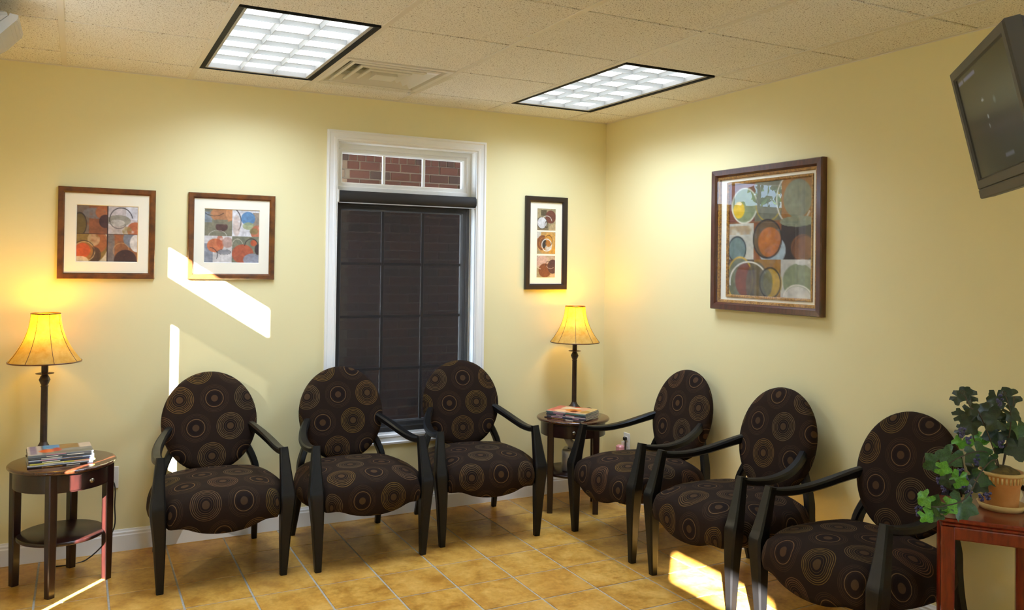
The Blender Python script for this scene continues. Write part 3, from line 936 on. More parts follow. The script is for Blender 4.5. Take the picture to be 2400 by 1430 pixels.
# ------------------------------------------------------------------ table lamps
def make_lamp(label, loc):
    r = thing('table_lamp', label, 'lamp', loc, 0, 'table lamps with parchment shades')
    b = [(0.0001, 0.0), (0.074, 0.0), (0.076, 0.004), (0.072, 0.009), (0.058, 0.018), (0.042, 0.030), (0.027, 0.044), (0.020, 0.056), (0.016, 0.066)]
    obj('base', MB().lathe(b, 32), 'bronze', r, smooth_angle=50)
    p = [(0.016, 0.062), (0.0155, 0.335), (0.018, 0.340), (0.0145, 0.346), (0.018, 0.352), (0.026, 0.372), (0.018, 0.390), (0.0135, 0.397), (0.0135, 0.401)]
    obj('pole', MB().lathe(p, 20), 'bronze', r, smooth_angle=40)
    obj('collar', MB().lathe([(0.012, 0.398), (0.040, 0.4015), (0.042, 0.404), (0.012, 0.4045)], 32), 'bronze', r, smooth_angle=40)
    obj('socket', MB().lathe([(0.014, 0.404), (0.0155, 0.410), (0.0155, 0.50), (0.018, 0.505), (0.018, 0.54), (0.0001, 0.54)], 20), 'bronze', r, smooth_angle=40)
    z0, z1 = 0.462, 0.700
    def rad(s): return 0.0655 + 0.012*s + 0.0855*s**2.1 if s < 1 else 0.163    # s: 0 top, 1 bottom
    prof = [(rad(s), z1 + (z0-z1)*s) for s in np.linspace(0, 1, 17)]
    mb = MB().lathe(prof, 48, cap=False)
    sh = obj('shade', mb, 'shade', r)
    for k in range(8):
        a = 2*PI*(k+0.35)/8
        mb = MB().tube([((q+0.0008)*math.cos(a), (q+0.0008)*math.sin(a), z) for q, z in prof], 0.0013, 5)
        obj('seam', mb, 'frame_brown', sh)
    for q, z in ((prof[0][0], z1), (prof[-1][0], z0)):
        obj('rim', MB().lathe([(q-0.0015, z-0.003), (q+0.0015, z-0.003), (q+0.0015, z+0.003), (q-0.0015, z+0.003), (q-0.0015, z-0.003)], 48, cap=False), 'frame_brown', sh)
    mb = MB().lathe([(0.0001, 0.655), (0.015, 0.650), (0.027, 0.630), (0.029, 0.610), (0.022, 0.585), (0.014, 0.565), (0.014, 0.54)], 20)
    obj('bulb', mb, 'bulb', r)
    ld = bpy.data.lights.new('bulb_light', 'POINT')
    ld.energy = LAMP_W; ld.color = (1.0, 0.48, 0.005); ld.shadow_soft_size = 0.03
    lo = bpy.data.objects.new('bulb_light', ld); COL.objects.link(lo)
    lo.parent = r; lo.location = (0, 0, 0.685)
    return r
L1 = make_lamp('lit lamp with a parchment shade on the left table against the golden wall', (-3.440, -0.190, 0.585))
L2 = make_lamp('lit lamp with a parchment shade on the corner table, beside the right wall', (-0.358, -0.190, 0.585))
obj('power_cord', MB().tube(spline([(0.07, 0.03, 0.006), (0.10, 0.12, -0.02), (0.20, 0.165, -0.15), (0.318, 0.168, -0.20), (0.33, 0.15, -0.33), (0.32, 0.12, -0.46), (0.20, 0.09, -0.577), (0.06, 0.06, -0.580), (0.02, 0.10, -0.580)], 6), 0.0035, 6), 'cable', L1)
obj('power_cord', MB().tube(spline([(0.07, 0.02, 0.006), (0.19, 0.06, -0.02), (0.23, 0.08, -0.25), (0.22, -0.05, -0.577), (0.24, -0.22, -0.580), (0.30, -0.15, -0.580), (0.33, -0.11, -0.45), (0.345, -0.105, -0.24), (0.333, -0.108, -0.185)], 6), 0.0035, 6), 'cable', L2)

# wall outlets
def outlet(loc, rotz, label, extra):
    r = thing('wall_outlet', label, 'outlet', loc, rotz)
    p = obj('cover_plate', MB().box(-0.036, 0.036, -0.006, 0.0, -0.058, 0.058, 0.002), 'whiteplastic', r)
    for z in (-0.02, 0.02):
        obj('socket_face', MB().box(-0.017, 0.017, -0.008, -0.005, z-0.014, z+0.014, 0.002), 'whiteplastic', p)
    obj('plug', MB().box(-0.012, 0.012, -0.030, -0.0075, 0.010, 0.032, 0.004), 'cable', r)
    return r
outlet((0, -0.297, 0.375), -PI/2, 'white wall outlet low on the right wall by the corner table, plug in it', True)
outlet((-3.128, 0, 0.395), 0, 'white wall outlet low on the back wall behind the left table', False)
af = thing('air_freshener', 'small pink plug-in air freshener under the outlet near the corner', 'air freshener', (-0.0085, -0.262, 0.318), -PI/2)
obj('gel_body', MB().box(-0.028, 0.028, -0.045, -0.001, -0.03, 0.028, 0.009), 'pink', af)
obj('back_plate', MB().box(-0.018, 0.018, -0.002, 0.002, -0.02, 0.05, 0.0008), 'whiteplastic', af)

# ------------------------------------------------------------------ flat prints painted into vertex colours
class Paint:
    def __init__(self, w, h, base, seed=0, tex=0.10):
        self.w, self.h = w, h
        self.rng = np.random.default_rng(seed)
        self.a = np.ones((h, w, 3))*np.array(base)/255.0
        self.Y, self.X = np.mgrid[0:h, 0:w]
        self.X = (self.X+0.5)/w; self.Y = (self.Y+0.5)/h
        self.asp = h/w
    def noise(self, n):
        g = self.rng.random((n+2, n+2))
        y = self.Y*n; x = self.X*n
        i, j = y.astype(int), x.astype(int); fy, fx = y-i, x-j
        return (g[i, j]*(1-fx)+g[i, j+1]*fx)*(1-fy)+(g[i+1, j]*(1-fx)+g[i+1, j+1]*fx)*fy
    def _put(self, m, col, alpha, rough):
        if rough > 0:
            nz = 0.6*self.noise(9)+0.4*self.noise(24)
            m = m*np.clip((nz-rough*0.55)/0.25+0.5, 0, 1)
        m = (m*alpha)[..., None]
        self.a = self.a*(1-m)+m*np.array(col)/255.0
        return self
    def clip(self, box):
        if box is None: return 1.0
        x0, y0, x1, y1 = box
        return ((self.X >= x0) & (self.X < x1) & (self.Y >= y0) & (self.Y < y1)).astype(float)
    def rect(self, x0, y0, x1, y1, col, alpha=1, rough=0):
        return self._put(self.clip((x0, y0, x1, y1)), col, alpha, rough)
    def dist(self, cx, cy, rx, ry): return np.sqrt(((self.X-cx)/rx)**2+((self.Y-cy)/ry)**2)
    def disc(self, cx, cy, rx, ry, col, alpha=1, rough=0, clip=None):
        d = self.dist(cx, cy, rx, ry)
        return self._put(np.clip((1-d)*rx*self.w+0.5, 0, 1)*self.clip(clip), col, alpha, rough)
    def ring(self, cx, cy, rx, ry, w, col, alpha=1, rough=0, clip=None, arc=None):
        d = np.abs(self.dist(cx, cy, rx, ry)-1)*rx
        m = np.clip((w/2-d)*self.w+0.5, 0, 1)*self.clip(clip)
        if arc:
            an = np.degrees(np.arctan2(-(self.Y-cy)/ry, (self.X-cx)/rx)) % 360
            a0, a1 = arc
            m = m*(((an-a0) % 360) <= ((a1-a0) % 360))
        return self._put(m, col, alpha, rough)
    def finish(self, amp=0.16):
        nz = 0.5*self.noise(14)+0.5*self.noise(40)
        g = self.a.mean(2, keepdims=True)
        self.a = np.clip((g+(self.a-g)*0.92)*(1+amp*(nz-0.5)[..., None]*2)*0.90, 0, 1)
        return self.a
def print_mesh(name, arr, quad):
    """arr h x w x 3 sRGB 0..1; quad(u, v) -> point, v downward"""
    h, w = arr.shape[:2]
    us = np.linspace(0, 1, w); vs_ = np.linspace(0, 1, h)
    verts = [quad(u, v) for v in vs_ for u in us]
    faces = [(j*w+i, (j+1)*w+i, (j+1)*w+i+1, j*w+i+1) for j in range(h-1) for i in range(w-1)]
    me = bpy.data.meshes.new(name); me.from_pydata(verts, [], faces)
    lin = np.where(arr <= 0.04045, arr/12.92, ((arr+0.055)/1.055)**2.4).reshape(-1, 3)
    col = np.concatenate([lin, np.ones((len(lin), 1))], 1).astype(np.float32)
    ca = me.color_attributes.new('Col', 'FLOAT_COLOR', 'POINT')
    ca.data.foreach_set('color', col.ravel())
    return me

def art1():
    p = Paint(100, 94, (150, 92, 52), 11)
    A, B, C_, D = (0, 0, .5, .5), (.5, 0, 1, .5), (0, .5, .5, 1), (.5, .5, 1, 1)
    p.rect(0, 0, .5, .5, (140, 80, 48)).rect(0, 0, .2, .5, (112, 104, 96), .8, .5)
    p.disc(.3, .14, .2, .1, (122, 116, 118), .9, .45, A).disc(.42, .12, .12, .12, (176, 92, 44), .8, .5, A)
    p.disc(.05, .34, .11, .2, (104, 84, 34), .9, .2, A).ring(.05, .34, .11, .2, .012, (38, 26, 26), .9, .2, A)
    p.disc(.46, .28, .1, .12, (66, 40, 44), .95, .1, A)
    p.rect(.5, 0, 1, .5, (206, 198, 202)).rect(.8, 0, 1, .25, (226, 230, 244), .9, .4).rect(.5, .35, .8, .5, (190, 176, 166), .8, .5)
    p.disc(.68, .26, .2, .1, (142, 140, 124), .85, .3, B).disc(.66, .3, .12, .06, (206, 200, 196), .8, .4, B)
    p.ring(.72, .25, .19, .22, .014, (44, 40, 44), .95, .1, B, (10, 190)).ring(.68, .27, .14, .13, .012, (60, 54, 52), .8, .5, B, (180, 330))
    p.disc(.96, .42, .14, .14, (186, 90, 44), .9, .4, B).disc(.82, .44, .08, .08, (150, 128, 70), .8, .5, B)
    p.rect(0, .5, .5, 1, (206, 190, 160)).rect(0, .5, .16, .64, (116, 116, 112), .9, .3)
    p.disc(.2, .72, .3, .32, (132, 104, 46), 1, 0, C_).disc(.36, .64, .14, .2, (170, 88, 44), .8, .5, C_).disc(.28, .6, .1, .12, (206, 176, 136), .7, .6, C_)
    p.disc(.3, .88, .1, .14, (74, 52, 40), .9, .3, C_).disc(.1, .82, .17, .18, (158, 104, 44), 1, 0, C_)
    p.disc(.1, .8, .13, .13, (206, 84, 34), 1, 0, C_).ring(.13, .82, .17, .17, .012, (222, 190, 140), .8, .3, C_).ring(.12, .82, .18, .19, .012, (50, 32, 24), .8, .3, C_, (0, 140))
    p.disc(.06, .98, .14, .08, (226, 210, 180), .8, .4, C_)
    p.rect(.5, .5, 1, 1, (150, 94, 54)).rect(.5, .5, .62, 1, (118, 114, 116), .9, .4).rect(.6, .5, .72, .62, (176, 86, 44), .6, .5)
    p.disc(.92, .58, .16, .17, (120, 124, 136), 1, .1, D).disc(.99, .66, .12, .16, (222, 218, 212), 1, .2, D)
    p.ring(.73, .8, .13, .14, .009, (202, 152, 96), .9, .3, D).disc(.8, .98, .19, .2, (64, 38, 34), 1, .1, D)
    p.rect(.495, 0, .507, 1, (56, 30, 28)).rect(0, .495, 1, .507, (56, 30, 28))
    return p.finish()
def art2():
    p = Paint(96, 92, (130, 126, 104), 12)
    A, B, C_, D = (0, 0, .5, .5), (.5, 0, 1, .5), (0, .5, .5, 1), (.5, .5, 1, 1)
    p.rect(0, 0, .5, .5, (128, 124, 100)).rect(0, .05, .14, .25, (130, 146, 162), .8, .5)
    p.disc(.34, .1, .24, .14, (190, 122, 74), .85, .5, A).disc(.46, .08, .08, .12, (216, 150, 96), .8, .5, A)
    p.ring(.17, 0, .2, .13, .014, (40, 34, 32), .9, .2, A, (180, 330)).disc(.31, .33, .11, .09, (86, 56, 50), .95, 0, A).rect(.2, .2, .42, .28, (128, 124, 100), .9, .3)
    p.ring(.24, .5, .16, .1, .012, (200, 198, 184), .9, .2, A, (0, 180))
    p.rect(.5, 0, 1, .5, (226, 224, 226)).rect(.88, .04, 1, .3, (150, 132, 112), .9, .3)
    p.disc(.79, .16, .13, .13, (92, 138, 184), 1, .05, B).disc(.8, .3, .11, .07, (160, 168, 112), .8, .4, B)
    p.disc(.98, .42, .14, .14, (190, 98, 60), .9, .35, B).disc(.9, .4, .08, .06, (130, 122, 70), .8, .4, B)
    p.ring(.46, .22, .2, .26, .014, (52, 42, 40), .95, .15, B, (-40, 70)).disc(.58, .3, .07, .2, (206, 170, 146), .5, .6, B)
    p.rect(0, .5, .5, 1, (216, 210, 206)).rect(0, .64, .16, 1, (132, 138, 150), .9, .35).disc(.2, .68, .15, .13, (206, 112, 66), .95, .3, C_)
    p.disc(.28, .6, .06, .12, (190, 90, 54), .7, .5, C_).disc(.42, .62, .1, .1, (176, 132, 116), .7, .5, C_)
    p.ring(.1, .86, .14, .14, .012, (58, 50, 52), .9, .25, C_, (-30, 90)).disc(.36, .8, .12, .045, (146, 146, 150), .9, .1, C_).ring(.36, .8, .12, .05, .01, (70, 62, 60), .9, .1, C_)
    p.rect(.5, .5, 1, 1, (126, 126, 102)).disc(.7, .83, .2, .18, (178, 88, 56), 1, .15, D)
    p.disc(.88, .94, .17, .12, (148, 152, 166), .95, .1, D).disc(.9, .62, .06, .06, (204, 94, 50), 1, .1, D)
    p.disc(.98, .74, .06, .1, (58, 42, 44), .95, .1, D)
    p.ring(.86, .7, .13, .16, .012, (48, 40, 38), .95, .1, D, (0, 170)).ring(.6, .68, .1, .13, .011, (196, 190, 168), .9, .2, D, (20, 200))
    p.rect(.495, 0, .505, 1, (72, 58, 48)).rect(0, .495, 1, .505, (72, 58, 48))
    return p.finish()
def art3(k):
    p = Paint(52, 56, (176, 160, 116), 20+k)
    if k == 0:
        p.rect(0, .45, .6, 1, (134, 118, 84), .8, .3).rect(.2, .08, .5, .34, (84, 74, 48), .9, .4)
        p.disc(.72, .38, .28, .3, (122, 68, 50)).disc(.9, .95, .26, .25, (206, 178, 128), .9, .3)
        p.disc(.26, .66, .25, .26, (224, 226, 228)).ring(.26, .66, .26, .27, .03, (80, 70, 52), .9, .1)
        p.ring(.52, .58, .26, .24, .03, (232, 226, 212), 1, 0, None, (0, 160)).ring(.5, .74, .08, .14, .03, (90, 78, 56), .9)
    elif k == 1:
        p.disc(.6, .5, .62, .55, (222, 168, 82), .9, .2).rect(0, 0, .22, .3, (214, 214, 206), .9, .3)
        p.disc(.3, .5, .3, .34, (140, 84, 40)).disc(.62, .34, .22, .24, (232, 160, 44), .8, .2).disc(.86, .86, .2, .2, (236, 170, 60), .9, .3)
        p.disc(.4, .55, .14, .2, (66, 58, 50)).disc(.62, .72, .18, .14, (218, 216, 206), .9, .2).disc(.62, .52, .16, .16, (190, 118, 40), .9)
        p.ring(.52, .6, .26, .27, .045, (240, 236, 226)).ring(.62, .4, .2, .24, .025, (80, 60, 38), .9, .1, None, (-60, 140)).ring(.36, .52, .22, .24, .02, (226, 150, 60), .8)
    else:
        p.rect(0, 0, 1, .4, (206, 180, 150), .9, .2).disc(.28, .28, .32, .3, (216, 178, 160), .9, .1)
        p.disc(.44, .68, .34, .32, (134, 76, 42)).disc(.86, .5, .28, .32, (92, 58, 52)).disc(.9, .96, .2, .12, (226, 180, 140), .9, .2)
        p.ring(.28, .3, .34, .32, .03, (236, 222, 196), .95, 0, None, (60, 260)).ring(.62, .42, .14, .16, .02, (70, 52, 44), .9, 0, None, (20, 200)).ring(.74, .4, .22, .2, .025, (206, 186, 166), .9, 0, None, (200, 320))
    return p.finish()
def art4():
    p = Paint(96, 140, (132, 96, 40), 31)
    th = 1/3
    p.rect(0, 0, th, .36, (128, 66, 44), 1, .2).rect(th, 0, .66, .36, (120, 116, 88), 1).rect(.66, 0, 1, .36, (170, 112, 38), 1)
    p.rect(0, .34, 1, .4, (150, 96, 40), .8, .4)
    p.disc(.2, .2, .17, .155, (136, 148, 102)).disc(.13, .235, .075, .075, (232, 190, 24)).ring(.2, .2, .16, .155, .014, (226, 220, 196))
    p.disc(.5, .2, .16, .15, (118, 120, 98), .9, .1).ring(.5, .2, .15, .145, .012, (196, 166, 48), .9, 0, None, (180, 400))
    p.disc(.84, .17, .16, .16, (140, 142, 110)).ring(.8, .17, .2, .22, .013, (228, 222, 204), 1, 0, None, (120, 330))
    p.rect(0, .36, .32, .68, (206, 200, 178), 1).rect(0, .38, .32, .46, (170, 124, 62), .6, .7).rect(.32, .36, .66, .68, (150, 84, 30), 1).rect(.66, .36, 1, .68, (60, 46, 38), 1)
    p.disc(.84, .36, .2, .045, (146, 152, 118), .9)
    p.disc(.11, .59, .115, .115, (112, 132, 122)).ring(.11, .59, .115, .115, .012, (40, 44, 44), 1)
    p.disc(.55, .6, .16, .13, (176, 192, 196)).disc(.49, .5, .17, .165, (110, 84, 50)).disc(.52, .53, .14, .13, (188, 104, 28))
    p.ring(.49, .5, .17, .165, .014, (44, 36, 32))
    p.disc(.9, .58, .13, .11, (140, 86, 44)).ring(.92, .6, .13, .12, .01, (90, 54, 38), .8)
    p.rect(0, .68, .33, 1, (96, 70, 44), 1).rect(.33, .68, .66, 1, (168, 116, 34), 1).rect(.66, .68, 1, 1, (206, 202, 186), 1)
    p.disc(.15, .86, .19, .2, (122, 126, 94), .9, .2).disc(.22, .86, .13, .15, (130, 66, 40), .95, .15).ring(.15, .86, .165, .2, .013, (216, 170, 50))
    p.disc(.37, .9, .14, .2, (106, 98, 74), .8).ring(.26, .88, .24, .18, .018, (234, 226, 206), 1, 0, None, (-10, 190))
    p.disc(.56, .88, .11, .13, (190, 150, 34), .95, .1).disc(.48, .88, .08, .12, (106, 108, 84), .8).ring(.53, .88, .125, .13, .013, (62, 50, 34))
    p.disc(.86, .86, .18, .15, (140, 150, 110), .95, .1).disc(.9, .7, .08, .025, (228, 226, 214), 1)
    p.disc(.85, 1.0, .15, .1, (216, 212, 198), 1).ring(.85, 1.0, .16, .11, .016, (238, 232, 216), 1)
    return p.finish()

def picture(label, loc, rotz, w, h, fw, fd, frame_mat, arts, mat_in, glass_on, liner=False):
    """framed print; local x across, z up, faces -y; loc is the centre on the wall"""
    r = thing('framed_picture', label, 'picture', loc, rotz)
    x0, x1, z0, z1 = -w/2, w/2, -h/2, h/2
    obj('frame', MB().frame(x0, x1, z0, z1, [(0, 0.0), (0, fd*0.8), (0.004, fd), (fw*0.75, fd*0.95), (fw, fd*0.6), (fw, 0.0)]), frame_mat, r)
    obj('backing', MB().box(x0+0.004, x1-0.004, -0.003, -0.0005, z0+0.004, z1-0.004), 'frame_black', r)
    d0 = fw - 0.001
    if liner:
        obj('gilt_slip', MB().frame(x0+d0, x1-d0, z0+d0, z1-d0, [(0, 0.004), (0, 0.022), (0.012, 0.020), (0.017, 0.012), (0.017, 0.004)]), 'goldleaf', r)
        d0 += 0.0165
    # bevelled mat ring down to the print(s)
    if len(arts) == 1:
        ax0, ax1, az0, az1, arr = arts[0]
        mb = MB()
        lo = lambda dx, p: [(ax0-dx, -p, az0-dx), (ax1+dx, -p, az0-dx), (ax1+dx, -p, az1+dx), (ax0-dx, -p, az1+dx)]
        e = 0.0 if not liner else 0.014
        mb.loops([[(x0+d0, -0.009, z0+d0), (x1-d0, -0.009, z0+d0), (x1-d0, -0.009, z1-d0), (x0+d0, -0.009, z1-d0)], lo(e+0.003, 0.009), lo(e, 0.0045)])
        obj('mat_board', mb, 'mat', r)
        if liner:
            obj('inner_slip', MB().frame(ax0-0.014, ax1+0.014, az0-0.014, az1+0.014, [(0, 0.004), (0, 0.014), (0.009, 0.012), (0.014, 0.007), (0.014, 0.004)]), 'goldleaf', r)
    else:
        obj('mat_board', MB().box(x0+d0, x1-d0, -0.006, -0.0032, z0+d0, z1-d0), 'mat', r)
    for q, (ax0, ax1, az0, az1, arr) in enumerate(arts):
        y = -0.0042 if len(arts) == 1 else -0.0075
        me = print_mesh('art_print', arr, lambda u, v: (ax0+(ax1-ax0)*u, y, az1+(az0-az1)*v))
        link('art_print', me, 'print', r)
        if len(arts) > 1:
            obj('print_mount', MB().box(ax0, ax1, -0.0073, -0.006, az0, az1), 'frame_brown', r)
    if glass_on:
        mb = MB(); mb.add([(x0+fw, -fd*0.72, z0+fw), (x1-fw, -fd*0.72, z0+fw), (x1-fw, -fd*0.72, z1-fw), (x0+fw, -fd*0.72, z1-fw)], [(0, 1, 2, 3)])
        obj('glazing', mb, 'picglass', r)
    return r
picture('brown framed square abstract print with rust circles, left of the pair', (-3.167, 0, 1.694), 0, 0.466, 0.480, 0.031, 0.022, 'frame_brown', [(-0.1455, 0.1455, -0.149, 0.146, art1())], 0, False)
picture('brown framed square abstract print with a blue circle, right of the pair', (-2.532, 0, 1.694), 0, 0.470, 0.482, 0.031, 0.022, 'frame_brown', [(-0.1475, 0.1475, -0.146, 0.152, art2())], 0, False)
picture('narrow black framed picture of three stacked small prints above the corner lamp', (-0.485, 0, 1.706), 0, 0.326, 0.630, 0.038, 0.024, 'frame_black',
        [(-0.069, 0.073, 0.088, 0.234, art3(0)), (-0.069, 0.073, -0.072, 0.076, art3(1)), (-0.069, 0.073, -0.232, -0.086, art3(2))], 0, False)
picture('large walnut framed abstract of overlapping circles with gilt slips on the right wall', (0, -1.560, 1.718), -PI/2, 0.812, 0.800, 0.042, 0.040, 'frame_walnut', [(-0.287, 0.314, -0.312, 0.310, art4())], 0, True, True)

# ------------------------------------------------------------------ magazines
def cover_art(seed, cols):
    p = Paint(34, 26, cols[0], seed)
    rg = random.Random(seed)
    for c in cols[1:]:
        p.disc(rg.uniform(.1, .9), rg.uniform(.1, .9), rg.uniform(.1, .35), rg.uniform(.1, .35), c, .95, .3)
    return p.finish(0.1)
def magazine(label, loc, rotz, th, spine, cover, group, size=(0.272, 0.208), art=None):
    """spine along local x on the -y side; base at z=0"""
    r = thing('magazine', label, 'magazine', loc, rotz, group)
    w, d = size
    t_ = 0.0007
    m = bpy.data.materials.new('cover stock'); m.use_nodes = True
    b_ = m.node_tree.nodes['Principled BSDF']; b_.inputs['Base Color'].default_value = srgb(*spine); b_.inputs['Roughness'].default_value = 0.3
    sec = [(d/2, 0), (-d/2, 0), (-d/2-0.001, th*0.5), (-d/2, th), (d/2, th), (d/2, th-t_), (-d/2+t_, th-t_), (-d/2+t_, t_), (d/2, t_)]
    mb = MB(); mb.loops([[(x, y, z) for y, z in sec] for x in (-w/2, w/2)], cap=True)
    cv = obj('cover', mb, m, r)
    obj('pages', MB().box(-w/2+0.001, w/2-0.001, -d/2+0.0012, d/2-0.0015, t_, th-t_), 'paper', r)
    # printed blocks on the spine
    rg = random.Random(int(loc[2]*1e5))
    x = -w/2 + 0.02
    for q in range(2):
        a = x + rg.uniform(0, 0.06); b = a + rg.uniform(0.04, 0.09)
        if b < w/2-0.01 and th > 0.004:
            obj('spine_band', MB().box(a, b, -d/2-0.0015, -d/2-0.0004, th*0.25, th*0.75), random.Random(q+int(th*1e4)+rg.randint(0, 99)).choice(['mat', 'pink', 'goldleaf', 'paper']), cv)
        x = b + 0.01
    if art is not None:
        me = print_mesh('cover_print', art, lambda u, v: (-w/2+w*u, d/2-d*v, th+0.0003))
        link('cover_print', me, 'print_gloss', cv)
    return r
def stack(base, rotz, specs, group, where, topart):
    z = base[2]
    ords = ['bottom', 'second from bottom', 'third from bottom', 'fourth from bottom', 'fifth from bottom', 'sixth from bottom', 'seventh from bottom', 'top']
    n = len(specs)
    for k, (th, spine, cname, dx, dy, dr) in enumerate(specs):
        o_ = 'top' if k == n-1 else ords[k]
        magazine('%s-spined magazine, %s of the pile on the %s' % (cname, o_, where), (base[0]+dx, base[1]+dy, z), rotz+math.radians(dr), th, spine, None, group, art=topart if k == n-1 else None)
        z += th + 0.0004
p1 = Paint(40, 30, (128, 130, 130), 51)
p1.rect(0, 0, .22, 1, (196, 188, 180), 1, .2).rect(.06, 0, .14, .9, (110, 100, 150), .8, .3).rect(.25, 0, .5, .45, (120, 170, 206), 1, .2).disc(.4, .22, .1, .2, (40, 140, 210), 1)
p1.disc(.32, .62, .14, .18, (232, 104, 40), 1).disc(.45, .55, .07, .2, (196, 26, 30), 1).rect(.5, 0, .82, .5, (150, 112, 52), 1, .2).rect(.8, .05, 1, .5, (206, 190, 170), 1, .1).rect(.4, .75, 1, .95, (104, 108, 100), .9, .3)
stack((-3.365, -0.372, 0.5853), math.radians(4), [
    (0.007, (28, 28, 34), 'black', 0.0, -0.004, -1.0), (0.006, (176, 180, 190), 'silver', -0.002, 0.0, 0.8), (0.007, (208, 196, 90), 'yellow', 0.006, 0.002, 1.2),
    (0.008, (52, 56, 78), 'navy', 0.004, 0.004, -0.6), (0.006, (186, 196, 212), 'pale blue', 0.002, 0.008, 0.5), (0.008, (74, 78, 82), 'dark grey', 0.0, 0.010, 1.5), (0.007, (116, 120, 122), 'mid grey', -0.002, 0.012, 0.6), (0.006, (136, 140, 140), 'light grey', 0.0, 0.014, 0.0)],
    'magazines piled on the left table', 'left lamp table', p1.finish(0.1))
p2 = Paint(40, 30, (226, 160, 120), 52)
p2.rect(0, 0, .22, 1, (226, 112, 92), 1, .2).rect(.2, .1, .6, .5, (244, 216, 170), 1, .2).disc(.55, .6, .2, .2, (232, 130, 40), 1, .1).disc(.62, .75, .09, .14, (120, 36, 16), 1).disc(.5, .06, .1, .1, (206, 40, 24), 1).rect(.8, 0, 1, 1, (206, 176, 110), 1, .1).disc(.88, .7, .1, .2, (176, 130, 50), 1).disc(.3, .8, .14, .14, (244, 200, 150), 1, .2)
stack((-0.478, -0.372, 0.5853), math.radians(-57), [
    (0.007, (48, 42, 44), 'charcoal', -0.016, -0.004, -7.0), (0.008, (52, 48, 62), 'plum black', 0.0, 0.0, 1.0), (0.006, (170, 150, 150), 'dusty pink', 0.002, 0.004, -1.0),
    (0.007, (40, 42, 52), 'ink blue', 0.0, 0.006, 1.5), (0.006, (74, 84, 96), 'slate', 0.004, 0.006, 0.0), (0.006, (84, 124, 112), 'green', 0.0, 0.008, -1.0), (0.005, (206, 180, 160), 'peach', 0.002, 0.008, 1.0)],
    'magazines piled on the corner table', 'corner lamp table', p2.finish(0.1))

# ------------------------------------------------------------------ tissue box on the corner table's shelf
tb = thing('tissue_box', 'chrome tissue box with a white tissue pulled up, on the corner table shelf', 'tissue box', (-0.468, -0.352, 0.2442), math.radians(-38))
obj('box_cover', MB().box(-0.062, 0.062, -0.062, 0.062, 0.0, 0.138, 0.010), 'chrome', tb, smooth_angle=50)
obj('slot_rim', MB().lathe([(0.026, 0.1375), (0.030, 0.1375), (0.030, 0.140), (0.026, 0.140), (0.026, 0.1375)], 24, cap=False), 'darktrim', tb)
rg = random.Random(9)
loops = []
for k, (z, r_, ox) in enumerate([(0.136, 0.024, 0), (0.150, 0.026, -0.002), (0.168, 0.030, -0.010), (0.188, 0.028, -0.022), (0.204, 0.014, -0.034)]):
    loops.append([(ox + r_*math.cos(a)*(1+0.25*math.sin(3*a+k)), 0.6*r_*math.sin(a)*(1+0.3*math.cos(2*a)), z + 0.006*math.sin(4*a)) for a in np.linspace(0, 2*PI, 20, endpoint=False)])
obj('tissue', MB().loops(loops, smooth=True, cap=True), 'tissue', tb)

# ------------------------------------------------------------------ plant stand, vine in a pot, figurine
E_ = Vector((math.sin(math.radians(142)), math.cos(math.radians(142)), 0))
S_ = Vector((-E_.y, E_.x, 0))
SL = Vector((-0.689, -3.108, 0))
SZ = 0.735
sw, sd = 0.248, 0.262
ctr = SL + E_*(sw/2) + S_*(sd/2)
st = thing('plant_stand', 'small red rosewood stand holding the potted vine at the right edge', 'plant stand', ctr, math.atan2(E_.y, E_.x))
a_, b_ = sw/2, sd/2
sq2 = lambda e, z: [(-a_-e, -b_-e, z), (a_+e, -b_-e, z), (a_+e, b_+e, z), (-a_-e, b_+e, z)]
obj('top_panel', MB().loops([sq2(0.020, SZ-0.016), sq2(0.026, SZ-0.011), sq2(0.026, SZ-0.003), sq2(0.022, SZ)], cap=True), 'rosewood', st)
obj('waist', MB().loops([sq2(0.014, SZ-0.030), sq2(0.018, SZ-0.026), sq2(0.018, SZ-0.020), sq2(0.014, SZ-0.0155)], cap=True), 'rosewood', st)
for q, (x0, x1, y0, y1) in enumerate(((-a_, a_, -b_-0.018, -b_+0.006), (-a_, a_, b_-0.006, b_+0.018), (-a_-0.018, -a_+0.006, -b_, b_), (a_-0.006, a_+0.018, -b_, b_))):
    obj('apron', MB().box(x0, x1, y0, y1, SZ-0.072, SZ-0.0295, 0.004), 'rosewood', st)
for sx in (-1, 1):
    for sy in (-1, 1):
        P = [(sx*a_, sy*b_, 0.0), (sx*a_, sy*b_, 0.05), (sx*a_, sy*b_, SZ-0.03)]
        mb = MB(); mb.sweep(P, [(0.040, 0.040), (0.038, 0.038), (0.042, 0.042)], (1, 0, 0), 0.1)
        obj('leg', mb, 'rosewood', st)
for q, (x0, x1, y0, y1) in enumerate(((-a_, a_, -b_-0.010, -b_+0.010), (-a_, a_, b_-0.010, b_+0.010), (-a_-0.010, -a_+0.010, -b_, b_), (a_-0.010, a_+0.010, -b_, b_))):
    obj('stretcher', MB().box(x0, x1, y0, y1, 0.10, 0.125, 0.003), 'rosewood', st)

